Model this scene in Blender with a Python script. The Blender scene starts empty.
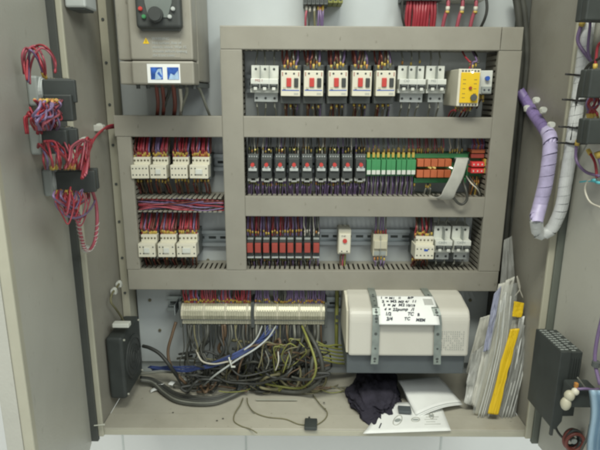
import bpy, bmesh, math, random
from mathutils import Vector, Matrix, noise
R = math.radians
rnd = random.Random(7)
sc = bpy.context.scene
col = sc.collection

# ------------------------------------------------------------------ camera, light, exposure
cam_d = bpy.data.cameras.new('camera')
cam = bpy.data.objects.new('camera', cam_d)
col.objects.link(cam)
CAM = Vector((0, -1.105, .64))
ROT = Matrix.Rotation(R(76), 3, 'X') @ Matrix.Rotation(R(.3), 3, 'Z')
cam.location = CAM
cam.rotation_euler = ROT.to_euler()
cam_d.sensor_width = 36
cam_d.lens = 36 * 520 / 600
cam_d.clip_start = .02
cam_d.clip_end = 50
sc.camera = cam
sc.view_settings.view_transform = 'Standard'
sc.view_settings.look = 'None'
sc.view_settings.exposure = 0.16
sc.view_settings.gamma = 1
sc.cycles.filter_width = 2.7
sc.cycles.use_denoising = True
sc.cycles.max_bounces = 8
sc.cycles.diffuse_bounces = 4
w = bpy.data.worlds.new('World')
sc.world = w
w.use_nodes = True
w.node_tree.nodes['Background'].inputs[0].default_value = (.86, .89, .90, 1)
w.node_tree.nodes['Background'].inputs[1].default_value = .46

def area(name, loc, target, sx, sy, power, color):
    l = bpy.data.lights.new(name, 'AREA')
    l.shape = 'RECTANGLE'; l.size = sx; l.size_y = sy
    l.energy = power; l.color = color
    o = bpy.data.objects.new(name, l); col.objects.link(o)
    o.location = loc
    o.rotation_euler = (Vector(target) - Vector(loc)).to_track_quat('-Z', 'Y').to_euler()
    return o
area('ceiling_tube_light', (-.2, -1.35, 2.25), (0, 0, .5), 1.3, .35, 43, (1, 1, .89))
area('far_ceiling_tube_light', (1.25, -1.9, 1.9), (-.15, 0, .5), 1.2, .8, 24, (.95, 1, .96))

# ------------------------------------------------------------------ pixel -> world (photo is 600 x 450)
def ray(px, py):
    return ROT @ Vector(((px - 300) / 520, -(py - 225) / 520, -1))
def hit(px, py, p0, n):
    d = ray(px, py); n = Vector(n)
    return CAM + d * ((Vector(p0) - CAM).dot(n) / d.dot(n))
def at(px, py, Y): return hit(px, py, (0, Y, 0), (0, 1, 0))
def fl(px, py, Z=0): return hit(px, py, (0, 0, Z), (0, 0, 1))
def wl(px, py, X): return hit(px, py, (X, 0, 0), (1, 0, 0))

# ------------------------------------------------------------------ materials
def mat(name, c, rough=.5, metal=0, var=.06, scale=30, bump=0, bscale=200, alpha=1, emit=0, spec=.5, dirt=0, speck=0):
    m = bpy.data.materials.new(name); m.use_nodes = True
    nt = m.node_tree; N = nt.nodes; L = nt.links
    b = N['Principled BSDF']
    b.inputs['Roughness'].default_value = rough
    b.inputs['Metallic'].default_value = metal
    b.inputs['Specular IOR Level'].default_value = spec
    tc = N.new('ShaderNodeTexCoord')
    nz = N.new('ShaderNodeTexNoise'); nz.inputs['Scale'].default_value = scale; nz.inputs['Detail'].default_value = 6
    L.new(tc.outputs['Object'], nz.inputs['Vector'])
    rp = N.new('ShaderNodeValToRGB')
    rp.color_ramp.elements[0].position = .3; rp.color_ramp.elements[1].position = .7
    rp.color_ramp.elements[0].color = [max(0, x * (1 - var)) for x in c] + [1]
    rp.color_ramp.elements[1].color = [min(1, x * (1 + var)) for x in c] + [1]
    L.new(nz.outputs['Fac'], rp.inputs[0])
    out = rp.outputs[0]
    if dirt:
        n2 = N.new('ShaderNodeTexNoise'); n2.inputs['Scale'].default_value = 9; n2.inputs['Detail'].default_value = 9
        n2.inputs['Roughness'].default_value = .7
        L.new(tc.outputs['Object'], n2.inputs['Vector'])
        r2 = N.new('ShaderNodeValToRGB'); r2.color_ramp.elements[0].position = .45; r2.color_ramp.elements[1].position = .75
        r2.color_ramp.elements[0].color = (0, 0, 0, 1); r2.color_ramp.elements[1].color = (dirt, dirt, dirt, 1)
        L.new(n2.outputs['Fac'], r2.inputs[0])
        mx = N.new('ShaderNodeMix'); mx.data_type = 'RGBA'
        L.new(r2.outputs[0], mx.inputs['Factor']); L.new(out, mx.inputs[6])
        mx.inputs[7].default_value = (c[0] * .5, c[1] * .46, c[2] * .4, 1)
        out = mx.outputs[2]
    if speck:   # small scuffs and dust spots, stretched a little
        mp = N.new('ShaderNodeMapping'); mp.inputs['Scale'].default_value = (1, 1, .45)
        L.new(tc.outputs['Object'], mp.inputs['Vector'])
        n4 = N.new('ShaderNodeTexNoise'); n4.inputs['Scale'].default_value = 95; n4.inputs['Detail'].default_value = 3
        L.new(mp.outputs[0], n4.inputs['Vector'])
        r4 = N.new('ShaderNodeValToRGB'); r4.color_ramp.elements[0].position = .68; r4.color_ramp.elements[1].position = .76
        r4.color_ramp.elements[0].color = (0, 0, 0, 1); r4.color_ramp.elements[1].color = (speck, speck, speck, 1)
        L.new(n4.outputs['Fac'], r4.inputs[0])
        mx = N.new('ShaderNodeMix'); mx.data_type = 'RGBA'
        L.new(r4.outputs[0], mx.inputs['Factor']); L.new(out, mx.inputs[6])
        mx.inputs[7].default_value = (c[0] * .45, c[1] * .42, c[2] * .38, 1)
        out = mx.outputs[2]
    L.new(out, b.inputs['Base Color'])
    # uneven gloss
    mr = N.new('ShaderNodeMapRange'); mr.inputs['To Min'].default_value = max(0, rough - .08); mr.inputs['To Max'].default_value = min(1, rough + .1)
    L.new(nz.outputs['Fac'], mr.inputs['Value']); L.new(mr.outputs[0], b.inputs['Roughness'])
    if bump:
        n3 = N.new('ShaderNodeTexNoise'); n3.inputs['Scale'].default_value = bscale
        L.new(tc.outputs['Object'], n3.inputs['Vector'])
        bp = N.new('ShaderNodeBump'); bp.inputs['Strength'].default_value = bump; bp.inputs['Distance'].default_value = .002
        L.new(n3.outputs['Fac'], bp.inputs['Height']); L.new(bp.outputs[0], b.inputs['Normal'])
    if alpha < 1: b.inputs['Alpha'].default_value = alpha
    if emit:
        b.inputs['Emission Color'].default_value = list(c) + [1]; b.inputs['Emission Strength'].default_value = emit
    return m
M = dict(
    cabinet=mat('cabinet paint', (.29, .28, .235), .42, var=.06, scale=4, bump=.10, bscale=320, dirt=.35, speck=.6),
    door=mat('door paint', (.44, .44, .385), .36, var=.05, scale=3, bump=.12, bscale=300, dirt=.12, speck=.35),
    rim=mat('bare rim paint', (.42, .41, .32), .35, var=.06, scale=12, dirt=.2),
    floorp=mat('gland plate paint', (.41, .395, .325), .4, var=.06, scale=8, dirt=.35, speck=.8),
    plate=mat('zinc plate', (.48, .52, .52), .42, metal=.15, var=.07, scale=5, dirt=.1),
    duct=mat('duct pvc', (.275, .265, .220), .42, var=.05, scale=14, bump=.06, bscale=60, dirt=.22, speck=.75),
    ductd=mat('duct fingers', (.26, .25, .205), .5, var=.05),
    rail=mat('zinc rail', (.38, .42, .42), .35, metal=.7, var=.1),
    seal=mat('grey rubber seal', (.13, .145, .12), .6),
    gasket_and_shade=mat('rubber gasket', (.06, .065, .058), .7),  # also colours the strip that paints shade into the right rear gap
    white=mat('white plastic', (.60, .62, .56), .4, var=.04),
    cream=mat('cream plastic', (.64, .62, .50), .45, var=.04),
    ivory=mat('ivory plastic', (.50, .48, .36), .45, var=.06),
    metalc=mat('terminal cream', (.46, .45, .33), .3, metal=.25, var=.1, scale=120),
    grey=mat('grey plastic', (.30, .33, .31), .5),
    lgrey=mat('light grey plastic', (.44, .47, .45), .45),
    dgrey=mat('dark grey plastic', (.085, .095, .09), .5),
    black=mat('black plastic', (.045, .051, .048), .5),
    blacks=mat('black satin metal', (.038, .045, .042), .55, var=.2),
    red=mat('red plastic', (.50, .055, .045), .4),
    dred=mat('dull red plastic', (.30, .05, .035), .45),
    orange=mat('orange relay plastic', (.46, .12, .045), .45),
    yellow=mat('yellow face', (.74, .50, .015), .45, var=.03),
    ferr=mat('yellow wire marker', (.50, .36, .07), .5, var=.15),
    ferro=mat('orange wire marker', (.45, .21, .05), .5, var=.15),
    green=mat('green circuit plastic', (.05, .24, .09), .45, var=.12),
    greeny=mat('green yellow sheath', (.22, .23, .06), .45, var=.2),
    blue=mat('blue plastic', (.03, .10, .42), .4),
    blues=mat('blue picture', (.03, .10, .38), .4, var=.5, scale=90),
    pale_blue=mat('pale blue picture', (.35, .50, .66), .5, var=.2, scale=90),
    w_red=mat('red wire', (.30, .03, .042), .4, var=.2),
    w_pink=mat('pink red wire', (.34, .075, .10), .4, var=.2),
    w_dred=mat('brownish red wire', (.15, .04, .03), .45, var=.2),
    w_violet=mat('violet wire', (.17, .12, .23), .4, var=.2),
    w_blue=mat('blue wire', (.045, .07, .20), .45, var=.2),
    w_black=mat('black wire', (.035, .037, .033), .5),
    w_dark=mat('dark grey cable', (.058, .06, .05), .5, var=.2),
    w_grey=mat('grey cable', (.17, .175, .145), .5, var=.15),
    w_white=mat('white wire', (.52, .50, .42), .5),
    w_olive=mat('olive cord', (.16, .15, .08), .6, var=.2),
    w_brown=mat('brown wire', (.13, .085, .05), .5),
    lilac=mat('lilac spiral wrap', (.42, .38, .56), .42, var=.18, scale=60),
    purple=mat('dark lilac bundle', (.20, .15, .33), .45, var=.2),
    silver=mat('grey spiral wrap', (.58, .60, .59), .5, var=.12, scale=60),
    clear=mat('clear tie plastic', (.55, .56, .50), .35, alpha=.8),
    tie=mat('black cable tie', (.02, .02, .02), .5),
    casing=mat('off white casing', (.53, .52, .455), .38, var=.04, scale=6, dirt=.10),
    casedark=mat('dark casing base', (.085, .10, .105), .5),
    strap=mat('galvanised strap', (.30, .34, .31), .4, metal=.6, var=.18, scale=60),
    hole=mat('strap hole shadow', (.07, .08, .075), .8),
    paper=mat('paper', (.76, .78, .75), .75, var=.03, bump=.1, bscale=25),
    ink=mat('ink', (.03, .035, .05), .7),
    greyink=mat('grey print', (.42, .43, .38), .7),
    cloth=mat('dark purple cloth', (.034, .032, .044), .95, var=.35, scale=40, bump=.7, bscale=420, spec=.15),
    poly=mat('clear polythene', (.55, .57, .53), .22, alpha=.22, bump=.5, bscale=35),
    polyg=mat('grey polythene', (.40, .41, .38), .3, alpha=.5, bump=.6, bscale=35),
    polyw=mat('milky polythene', (.50, .51, .47), .3, alpha=.8, bump=.6, bscale=35),
    folder=mat('pale folder paper', (.60, .60, .53), .65, var=.1, scale=40),
    milk=mat('sleeve edge', (.62, .64, .60), .3),
    ribbon=mat('ribbon grey', (.40, .40, .355), .5, var=.08, scale=60),
    foil=mat('lilac grey plastic film', (.33, .35, .45), .25, bump=.5, bscale=40),
    card=mat('folder paper', (.47, .45, .34), .7, var=.08),
    bluepap=mat('pale blue film', (.30, .44, .55), .3),
    wall=mat('wall paint', (.80, .82, .79), .6, var=.03, scale=3, dirt=.05),
    seam=mat('panel seam', (.60, .64, .61), .7),
    screen=mat('grey screen', (.16, .185, .17), .25),
    cyan=mat('cyan wire marker', (.10, .45, .50), .5),
    brass=mat('brass screw', (.30, .28, .20), .35, metal=.8),
    led=mat('lit yellow lamp', (.9, .75, .25), .4, emit=.5),
    ledw=mat('lit white lamp', (1, .95, .75), .4, emit=1.4),
    redled=mat('glowing red terminal', (.62, .05, .05), .4, emit=.12),  # red terminals given a slight glow, though they are no lamps
)
M['metal_and_glint'] = mat('bright metal and painted highlight', (.55, .56, .48), .3, metal=.4)  # pale metal for screws and pin, also the painted highlight on the floor

# ------------------------------------------------------------------ mesh helpers
class MB:
    def __init__(s): s.bm = bmesh.new(); s.mats = []
    def mi(s, m):
        if isinstance(m, str): m = M[m]
        if m not in s.mats: s.mats.append(m)
        return s.mats.index(m)
    def merge(s, t, m, smooth=False):
        i = s.mi(m)
        for f in t.faces: f.material_index = i; f.smooth = smooth
        me = bpy.data.meshes.new('tmp'); t.to_mesh(me); t.free()
        s.bm.from_mesh(me); bpy.data.meshes.remove(me)
    def box(s, x0, x1, y0, y1, z0, z1, m, bev=0, mtx=None, seg=2):
        t = bmesh.new(); bmesh.ops.create_cube(t, size=1)
        for v in t.verts:
            v.co = Vector(((x0 + x1) / 2 + v.co.x * (x1 - x0), (y0 + y1) / 2 + v.co.y * (y1 - y0), (z0 + z1) / 2 + v.co.z * (z1 - z0)))
        if bev: bmesh.ops.bevel(t, geom=t.edges[:], offset=bev, segments=seg, affect='EDGES', profile=.5)
        if mtx: t.transform(mtx)
        s.merge(t, m); return s
    def prism(s, pts, axis, a, b, m, bev=0):
        # pts: outline; axis: 'X' -> (y,z) outline extruded along x; 'Y' -> (x,z); 'Z' -> (x,y)
        def P(p, q): return {'X': (q, p[0], p[1]), 'Y': (p[0], q, p[1]), 'Z': (p[0], p[1], q)}[axis]
        t = bmesh.new()
        A = [t.verts.new(P(p, a)) for p in pts]; B = [t.verts.new(P(p, b)) for p in pts]
        t.faces.new(A); t.faces.new(B[::-1])
        n = len(pts)
        for i in range(n): t.faces.new((A[i], B[i], B[(i + 1) % n], A[(i + 1) % n]))
        bmesh.ops.recalc_face_normals(t, faces=t.faces[:])
        if bev: bmesh.ops.bevel(t, geom=t.edges[:], offset=bev, segments=2, affect='EDGES', profile=.5)
        s.merge(t, m); return s
    def cyl(s, c, r, d, axis, m, n=20, r2=None, bev=0):
        t = bmesh.new(); bmesh.ops.create_cone(t, cap_ends=True, segments=n, radius1=r, radius2=r if r2 is None else r2, depth=d)
        if bev: bmesh.ops.bevel(t, geom=[e for e in t.edges if len(e.link_faces) == 2 and any(len(f.verts) > 4 for f in e.link_faces)], offset=bev, segments=2, affect='EDGES')
        q = Vector((0, 0, 1)).rotation_difference(Vector(axis)).to_matrix().to_4x4()
        t.transform(Matrix.Translation(c) @ q); s.merge(t, m, n > 14 and False); return s
    def ball(s, c, r, m, sc_=(1, 1, 1)):
        t = bmesh.new(); bmesh.ops.create_uvsphere(t, u_segments=12, v_segments=8, radius=r)
        t.transform(Matrix.Translation(c) @ Matrix.Diagonal((*sc_, 1))); s.merge(t, m, True); return s
    def tube(s, pts, r, m, n=7, step=5, smooth=True, rfun=None, closed_ends=True):
        P = curve(pts, step) if smooth else [Vector(p) for p in pts]
        t = bmesh.new(); rings = []
        up = None
        for i, p in enumerate(P):
            d = (P[min(i + 1, len(P) - 1)] - P[max(i - 1, 0)])
            if d.length < 1e-9: d = Vector((0, 0, 1))
            d.normalize()
            if up is None:
                up = d.orthogonal().normalized()
            up = (up - d * up.dot(d))
            if up.length < 1e-6: up = d.orthogonal()
            up.normalize(); sd = d.cross(up)
            rr = rfun(i / (len(P) - 1)) * r if rfun else r
            rings.append([t.verts.new(p + (up * math.cos(a) + sd * math.sin(a)) * rr) for a in [2 * math.pi * k / n for k in range(n)]])
        for a, b in zip(rings, rings[1:]):
            for k in range(n): t.faces.new((a[k], a[(k + 1) % n], b[(k + 1) % n], b[k]))
        if closed_ends: t.faces.new(rings[0][::-1]); t.faces.new(rings[-1])
        s.merge(t, m, True); return s
    def sheet(s, fn, nu, nv, m, thick=0, smooth=True):
        t = bmesh.new()
        g = [[t.verts.new(fn(i / nu, j / nv)) for j in range(nv + 1)] for i in range(nu + 1)]
        for i in range(nu):
            for j in range(nv): t.faces.new((g[i][j], g[i + 1][j], g[i + 1][j + 1], g[i][j + 1]))
        if thick:
            t.normal_update()
            bmesh.ops.solidify(t, geom=t.faces[:], thickness=thick)
        s.merge(t, m, smooth); return s
    def build(s, name, parent=None, loc=None):
        me = bpy.data.meshes.new(name); s.bm.to_mesh(me); s.bm.free()
        for m in s.mats: me.materials.append(m)
        o = bpy.data.objects.new(name, me); col.objects.link(o)
        if parent: o.parent = parent
        if loc is not None: o.location = loc
        return o

def curve(pts, step=5):
    P = [Vector(p) for p in pts]
    if len(P) < 3: return P
    Q = [P[0] * 2 - P[1]] + P + [P[-1] * 2 - P[-2]]
    out = []
    for i in range(1, len(Q) - 2):
        a, b, c, d = Q[i - 1:i + 3]
        for k in range(step):
            t = k / step
            out.append(.5 * ((2 * b) + (c - a) * t + (2 * a - 5 * b + 4 * c - d) * t * t + (3 * b - a - 3 * c + d) * t ** 3))
    out.append(P[-1]); return out

def tag(o, label=None, cat=None, group=None, kind=None):
    if label: o['label'] = label
    if cat: o['category'] = cat
    if group: o['group'] = group
    if kind: o['kind'] = kind
    return o
def empty(name, loc, label=None, cat=None, group=None):
    o = bpy.data.objects.new(name, None); col.objects.link(o)
    o.empty_display_size = .02
    o.location = loc
    return tag(o, label, cat, group)
def copy_tree(o, loc, label, group=None):
    r = o.copy(); col.objects.link(r); r.location = loc
    r['label'] = label
    if group: r['group'] = group
    for ch in list(o.children):
        c = ch.copy(); col.objects.link(c); c.parent = r
        for g in ch.children:
            d = g.copy(); col.objects.link(d); d.parent = c
    return r

# ================================================================== THE SETTING
XL, XR, YF, ZT = -.39, .452, -.21, 1.16
WY = .05
b = MB(); b.box(-3, 3, WY, WY + .1, -1.2, 2.2, 'wall'); wall = b.build('wall'); tag(wall, kind='structure')
b = MB()
for px in (123, 246, 441):
    x = at(px, 442, WY).x
    b.box(x - .0022, x + .0022, WY - .0015, WY + .001, -1.2, .02, 'seam')
tag(b.build('wall_seams', wall), 'narrow seams between the pale wall panels')
b = MB(); b.box(-3, 3, -3.5, WY, -1.3, -1.2, 'wall'); tag(b.build('floor'), kind='structure')

# ------------------------------------------------------------------ cabinet
cab = empty('electrical_cabinet', ((XL + XR) / 2, -.1, 0), 'open beige steel control cabinet holding every rail, duct and cable', 'cabinet')
def cpart(mb, name, label=None, parent=cab):
    o = mb.build(name, parent); o.matrix_parent_inverse = Matrix.Identity(4)
    p = parent
    off = Vector((0, 0, 0))
    while p: off += p.location; p = p.parent
    o.location = -off
    if label: o['label'] = label
    return o
b = MB(); b.box(XL - .003, XR + .003, .012, .022, -.002, ZT, 'plate'); cpart(b, 'back_wall')
b = MB(); b.box(XL + .022, XR - .012, -.002, .004, .035, ZT - .02, 'plate')
for px, py in ((150, 300), (160, 330), (350, 310), (480, 245), (208, 260), (470, 300)):
    p = at(px, py, -.002); b.cyl((p.x, -.003, p.z), .0035, .003, (0, 1, 0), 'brass', 12)
cpart(b, 'mounting_plate')
for x0, x1 in ((XL - .003, XL), (XR, XR + .003)):
    b = MB(); b.box(x0, x1, YF, .012, .0, ZT, 'cabinet'); cpart(b, 'side_wall')
b = MB(); b.box(XL - .002, XR + .002, YF, .012, ZT, ZT + .003, 'cabinet'); cpart(b, 'top_wall')
b = MB()
b.box(XL + .001, XR - .001, YF + .052, .011, -.004, 0, 'floorp')
b.box(XL + .001, XR - .001, YF, YF + .050, -.003, .0035, 'floorp', .0015)
b.box(XL + .001, XR - .001, YF - .0005, YF + .004, -.012, .0, 'rim', .001)
cpart(b, 'floor_panel')
b = MB()
p0 = fl(256, 401.5); p1 = fl(297, 402)
b.box(p0.x, p1.x, p0.y - .0015, p0.y + .0018, .0036, .0050, 'metal_and_glint');  # pale metal strip standing in for a highlight along the fold
cpart(b, 'fold_highlight', 'short bright strip drawn as a highlight on the cabinet floor fold')
# front returns, left rear post, dark strip painted as shade at right
for x0, x1, lab in ((XL - .003, XL + .007, None), (XR - .008, XR + .004, None)):
    b = MB(); b.box(x0, x1, YF - .006, YF, -.012, ZT, 'rim', .0015)
    cpart(b, 'front_lip', lab)
b = MB(); b.box(XL + .001, XL + .017, -.040, .010, .0, ZT, 'rim', .001)
for k in range(14): b.cyl((XL + .009, -.0405, .06 + k * .08), .0028, .002, (0, 1, 0), 'hole', 10)
cpart(b, 'rear_post_or_shade')
b = MB(); b.box(XR - .026, XR - .001, -.012, .010, .0, ZT, 'gasket_and_shade', .001); cpart(b, 'rear_post_or_shade')  # dark strip coloured as shade in the gap beside the tall duct
b = MB(); b.box(XL - .020, XL - .0028, YF - .010, YF - .001, -.02, ZT, 'gasket_and_shade', .001); cpart(b, 'door_gasket')
b = MB(); b.box(XR + .0038, XR + .026, YF - .010, YF - .001, -.02, ZT, 'seal', .001); cpart(b, 'door_gasket')

# doors : local frame t along the leaf, n into the view, z up
def frame(h, ang, flip):
    d = Vector((math.sin(ang), -math.cos(ang), 0)); n = Vector((math.cos(ang), math.sin(ang), 0)) * flip
    m = Matrix(((d.x, n.x, 0, h[0]), (d.y, n.y, 0, h[1]), (0, 0, 1, 0), (0, 0, 0, 1)))
    return m
DL = frame((XL - .014, YF - .014), R(12.5), 1)
DR = frame((XR + .014, YF - .014), R(6), -1)
DLn = Vector((math.cos(R(12.5)), math.sin(R(12.5)), 0)); DRn = -Vector((math.cos(R(6)), math.sin(R(6)), 0))
DL0 = Vector((XL - .014, YF - .014, 0)); DR0 = Vector((XR + .014, YF - .014, 0))
def dl(px, py, h=0): return hit(px, py, DL0 + DLn * h, DLn)
def dr(px, py, h=0): return hit(px, py, DR0 + DRn * h, DRn)
def door(T, W, lab, bright):
    o = MB()
    W = .354
    o.box(0, W, -.018, 0, -.02, ZT, 'door', .001, mtx=T)
    d = cpart(o, 'door', lab)
    o = MB()
    o.box(W - .016, W, .0, .012, -.02, ZT, 'rim', .002, mtx=T)
    q = o.build('door_rim', d); 
    return d
d_left = door(DL, .412, 'open door leaf whose outer rim shows pale wall beyond', 1)
d_right = door(DR, .412, 'open door leaf carrying the black heatsink box and white cable bundle', 0)

# ================================================================== DUCTS
DY = -.075
def duct_h(x0, x1, z0, z1, label, cover=True, depth=.073, Y0=-.003, joint=None, f0=0):
    r = empty('cable_duct', ((x0 + x1) / 2, Y0, z0), label, 'cable duct', 'slotted cable ducts')
    L = (x1 - x0) / 2; H = z1 - z0; yf = -depth
    b = MB(); b.box(-L, L, -.002, 0, .001, H - .001, 'ductd')
    n = int(2 * L / .0105)
    for k in range(n):
        x = -L + .003 + (2 * L - .006) * k / n
        for z in (.0005, H - .0025): b.box(x, x + .0065, yf + .002, -.002, z, z + .002, 'ductd')
        b.box(x + .0065, x + .0105, -.016, -.002, .0006, .0024, 'ductd'); b.box(x + .0065, x + .0105, -.016, -.002, H - .0024, H - .0006, 'ductd')
    b.build('slotted_body', r)
    if cover:
        segs = [(-L, L)] if joint is None else [(-L, joint - (x0 + x1) / 2 - .0006), (joint - (x0 + x1) / 2 + .0006, L)]
        b = MB()
        for a, c in segs:
            b.box(a, c, yf, yf + .0022, -.0005, H + .0005, 'duct', .0008)
            b.box(a, c, yf + .001, yf + .009, -.0012, .0002, 'duct'); b.box(a, c, yf + .001, yf + .009, H - .0002, H + .0012, 'duct')
        b.build('cover', r)
    return r
def duct_v(x0, x1, z0, z1, label, depth=.071, Y0=-.003, proud=0):
    r = empty('cable_duct', ((x0 + x1) / 2, Y0, z0), label, 'cable duct', 'slotted cable ducts')
    L = (x1 - x0) / 2; H = z1 - z0; yf = -depth - proud
    b = MB(); b.box(-L + .001, L - .001, -.002, 0, 0, H, 'ductd')
    n = int(H / .0105)
    for k in range(n):
        z = .003 + (H - .006) * k / n
        for x in (-L + .0005, L - .0025): b.box(x, x + .002, yf + .002, -.002, z, z + .0065, 'ductd')
    b.build('slotted_body', r)
    b = MB(); b.box(-L - .0005, L + .0005, yf, yf + .0022, 0, H, 'duct', .0008)
    b.box(-L - .0012, -L + .0002, yf + .001, yf + .009, 0, H, 'duct'); b.box(L - .0002, L + .0012, yf + .001, yf + .009, 0, H, 'duct')
    b.build('cover', r)
    return r
Zp = lambda py: at(300, py, DY).z
xB0, xB1 = -.1515, -.1125      # between the bays
xF0, xF1 = at(481, 250, DY).x, .4155
xG0, xG1 = at(118, 150, DY).x, at(131, 150, DY).x
zA1, zA0 = Zp(26.5), Zp(49)
zC1, zC0 = Zp(117), Zp(137)
zD1, zD0 = Zp(197), Zp(216)
zE1, zE0 = Zp(271), Zp(290)
duct_h(xB0, xF1, zA0, zA1, 'grey beige duct running above the row of circuit breakers', depth=.072, joint=xF0 + .001)
duct_h(xB1 + .0015, xF0 - .0015, zC0, zC1, 'wide duct between the motor breakers and the black relays', depth=.0722)
duct_h(xB1 + .0015, xF0 - .0015, zD0, zD1, 'wide duct between the black relays and the red relays', depth=.0722)
duct_h(xG0, xF1, zE0, zE1, 'long lowest duct directly above both terminal strips', depth=.0722)
duct_v(xB0, xB1, zE1 + .0015, zA0 - .0015, 'upright duct between contactor bay and main bays', depth=.0722)
duct_v(xF0, xF1, zE1 + .0015, zA0 - .0015, 'tall upright duct beside the yellow relay and twin breakers', depth=.0722)
duct_v(xG0, xG1, zE1 + .0015, zC0 - .0015, 'narrow upright duct between the contactors and the cabinet side', depth=.0722)
duct_h(xG0 - .004, xB0 - .0015, zC0, zC1, 'short duct directly beneath the inverter drive', depth=.0722)
zH1, zH0 = at(180, 197.5, -.072).z, at(180, 212.5, -.072).z
duct_h(xG1 + .0015, xB0 - .0015, zH0, zH1, 'uncovered duct full of red and violet wires', cover=False, depth=.071)

# wires lying in the open duct
openw = []
for k in range(16):
    m = rnd.choice(['w_red', 'w_violet', 'w_violet', 'w_dred', 'w_pink'])
    z = zH0 + .004 + (zH1 - zH0 - .008) * rnd.random()
    pts = [(xG1 + .004 + (xB0 - xG1 - .008) * t, -.064 + rnd.uniform(-.004, .006), min(zH1 - .003, max(zH0 + .003, z + rnd.uniform(-.006, .006)))) for t in (0, .25, .5, .75, 1)]
    b = MB(); b.tube(pts, .0013, m, 6, 4)
    o = b.build('duct_wire')
    tag(o, {'w_red': 'red wire lying in the uncovered duct', 'w_violet': 'violet wire lying in the uncovered duct', 'w_dred': 'brownish red wire lying in the uncovered duct', 'w_pink': 'pink red wire lying in the uncovered duct'}[m], 'wire', 'wires lying in the uncovered duct, ' + m[2:])

# ================================================================== RAILS
def rail(x0, x1, z, label):
    r = empty('mounting_rail', ((x0 + x1) / 2, -.002, z), label, 'mounting rail', 'zinc rails for the devices')
    L = (x1 - x0) / 2
    b = MB()
    for s in (1, -1):
        b.box(-L, L, -.010, -.0085, s * .0135 - .004, s * .0135 + .004, 'rail')
        b.box(-L, L, -.010, -.001, s * .0095 - .0006, s * .0095 + .0006, 'rail')
    b.box(-L, L, -.0022, -.001, -.0095, .0095, 'rail')
    n = int(2 * L / .025)
    for k in range(n):
        x = -L + (k + .5) * 2 * L / n
        b.box(x - .008, x + .008, -.0026, -.002, -.0028, .0028, 'hole')
    b.build('profile', r); return r
DYF = -.07
def zrow(py, Y=-.06): return at(300, py, Y).z
R1, R2, R3 = zrow(83.5), zrow(167.5), zrow(243)
RL1, RL2, RT = zrow(166), zrow(245), zrow(313)
rail(xB1 + .003, xF0 - .003, R1, 'zinc rail carrying the circuit breakers')
rail(xB1 + .003, xF0 - .003, R2, 'zinc rail carrying the black relays and green modules')
rail(xB1 + .003, xF0 - .003, R3, 'zinc rail carrying the red relays and thermostat')
rail(xG1 + .003, xB0 - .003, RL1, 'zinc rail carrying the four upper contactors')
rail(xG1 + .003, xB0 - .003, RL2, 'zinc rail carrying the three lower contactors')
rail(at(168, 313, -.01).x, at(350, 313, -.01).x, RT, 'zinc rail carrying the long terminal strips')

# ================================================================== DEVICES
# spec rows: part, material, x0, x1, z0, z1 (photo pixels about the centre, z up), y_front, y_back (m, outward negative), bevel
def device(name, label, cat, px, py, spec, Y=-.07, group=None, zrail=None, discs=(), texts=()):
    p = at(px, py, Y)
    s = (at(px + 1, py, Y) - p).x
    sz = at(px, py - .5, Y).z - at(px, py + .5, Y).z
    r = empty(name, (p.x, 0, p.z), label, cat, group)
    cur = {}
    order = []
    for row in spec:
        n, m, x0, x1, z0, z1, yf, yb = row[:8]; bev = row[8] if len(row) > 8 else .0006
        key = (n, row[9] if len(row) > 9 else 0)
        if key not in cur: cur[key] = MB(); order.append(key)
        cur[key].box(x0 * s, x1 * s, yf, yb, z0 * sz, z1 * sz, m, bev)
    for (n, m, x, z, rad, yf, yb, *k) in discs:
        key = (n, k[0] if k else 0)
        if key not in cur: cur[key] = MB(); order.append(key)
        cur[key].cyl((x * s, (yf + yb) / 2, z * sz), rad * s, abs(yf - yb), (0, 1, 0), m, 18)
    for key in order: cur[key].build(key[0], r)
    for (body, x, z, size, m, y) in texts:
        text(body, (x * s, y, z * sz), size * s, m, r)
    r['_s'] = s; r['_sz'] = sz
    r.rotation_euler = (0, R(rnd.uniform(-.7, .7)), R(rnd.uniform(-.8, .8)))
    return r
def text(body, loc, size, m, parent, rot=(math.pi / 2, 0, 0), name='lettering', shear=0, align='LEFT', spacing=1, off=0):
    c = bpy.data.curves.new(name, 'FONT'); c.body = body; c.size = size; c.extrude = .0001; c.shear = shear
    c.align_x = align; c.space_character = spacing; c.materials.append(M[m])
    f = bpy.data.objects.new(name + '_src', c); f.data.offset = off; col.objects.link(f)
    bpy.context.view_layer.update()
    me = bpy.data.meshes.new_from_object(f.evaluated_get(bpy.context.evaluated_depsgraph_get()))
    bpy.data.objects.remove(f); bpy.data.curves.remove(c)
    if not me.materials: me.materials.append(M[m])
    o = bpy.data.objects.new(name, me); col.objects.link(o); o.location = loc; o.rotation_euler = rot; o.parent = parent
    return o
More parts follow.
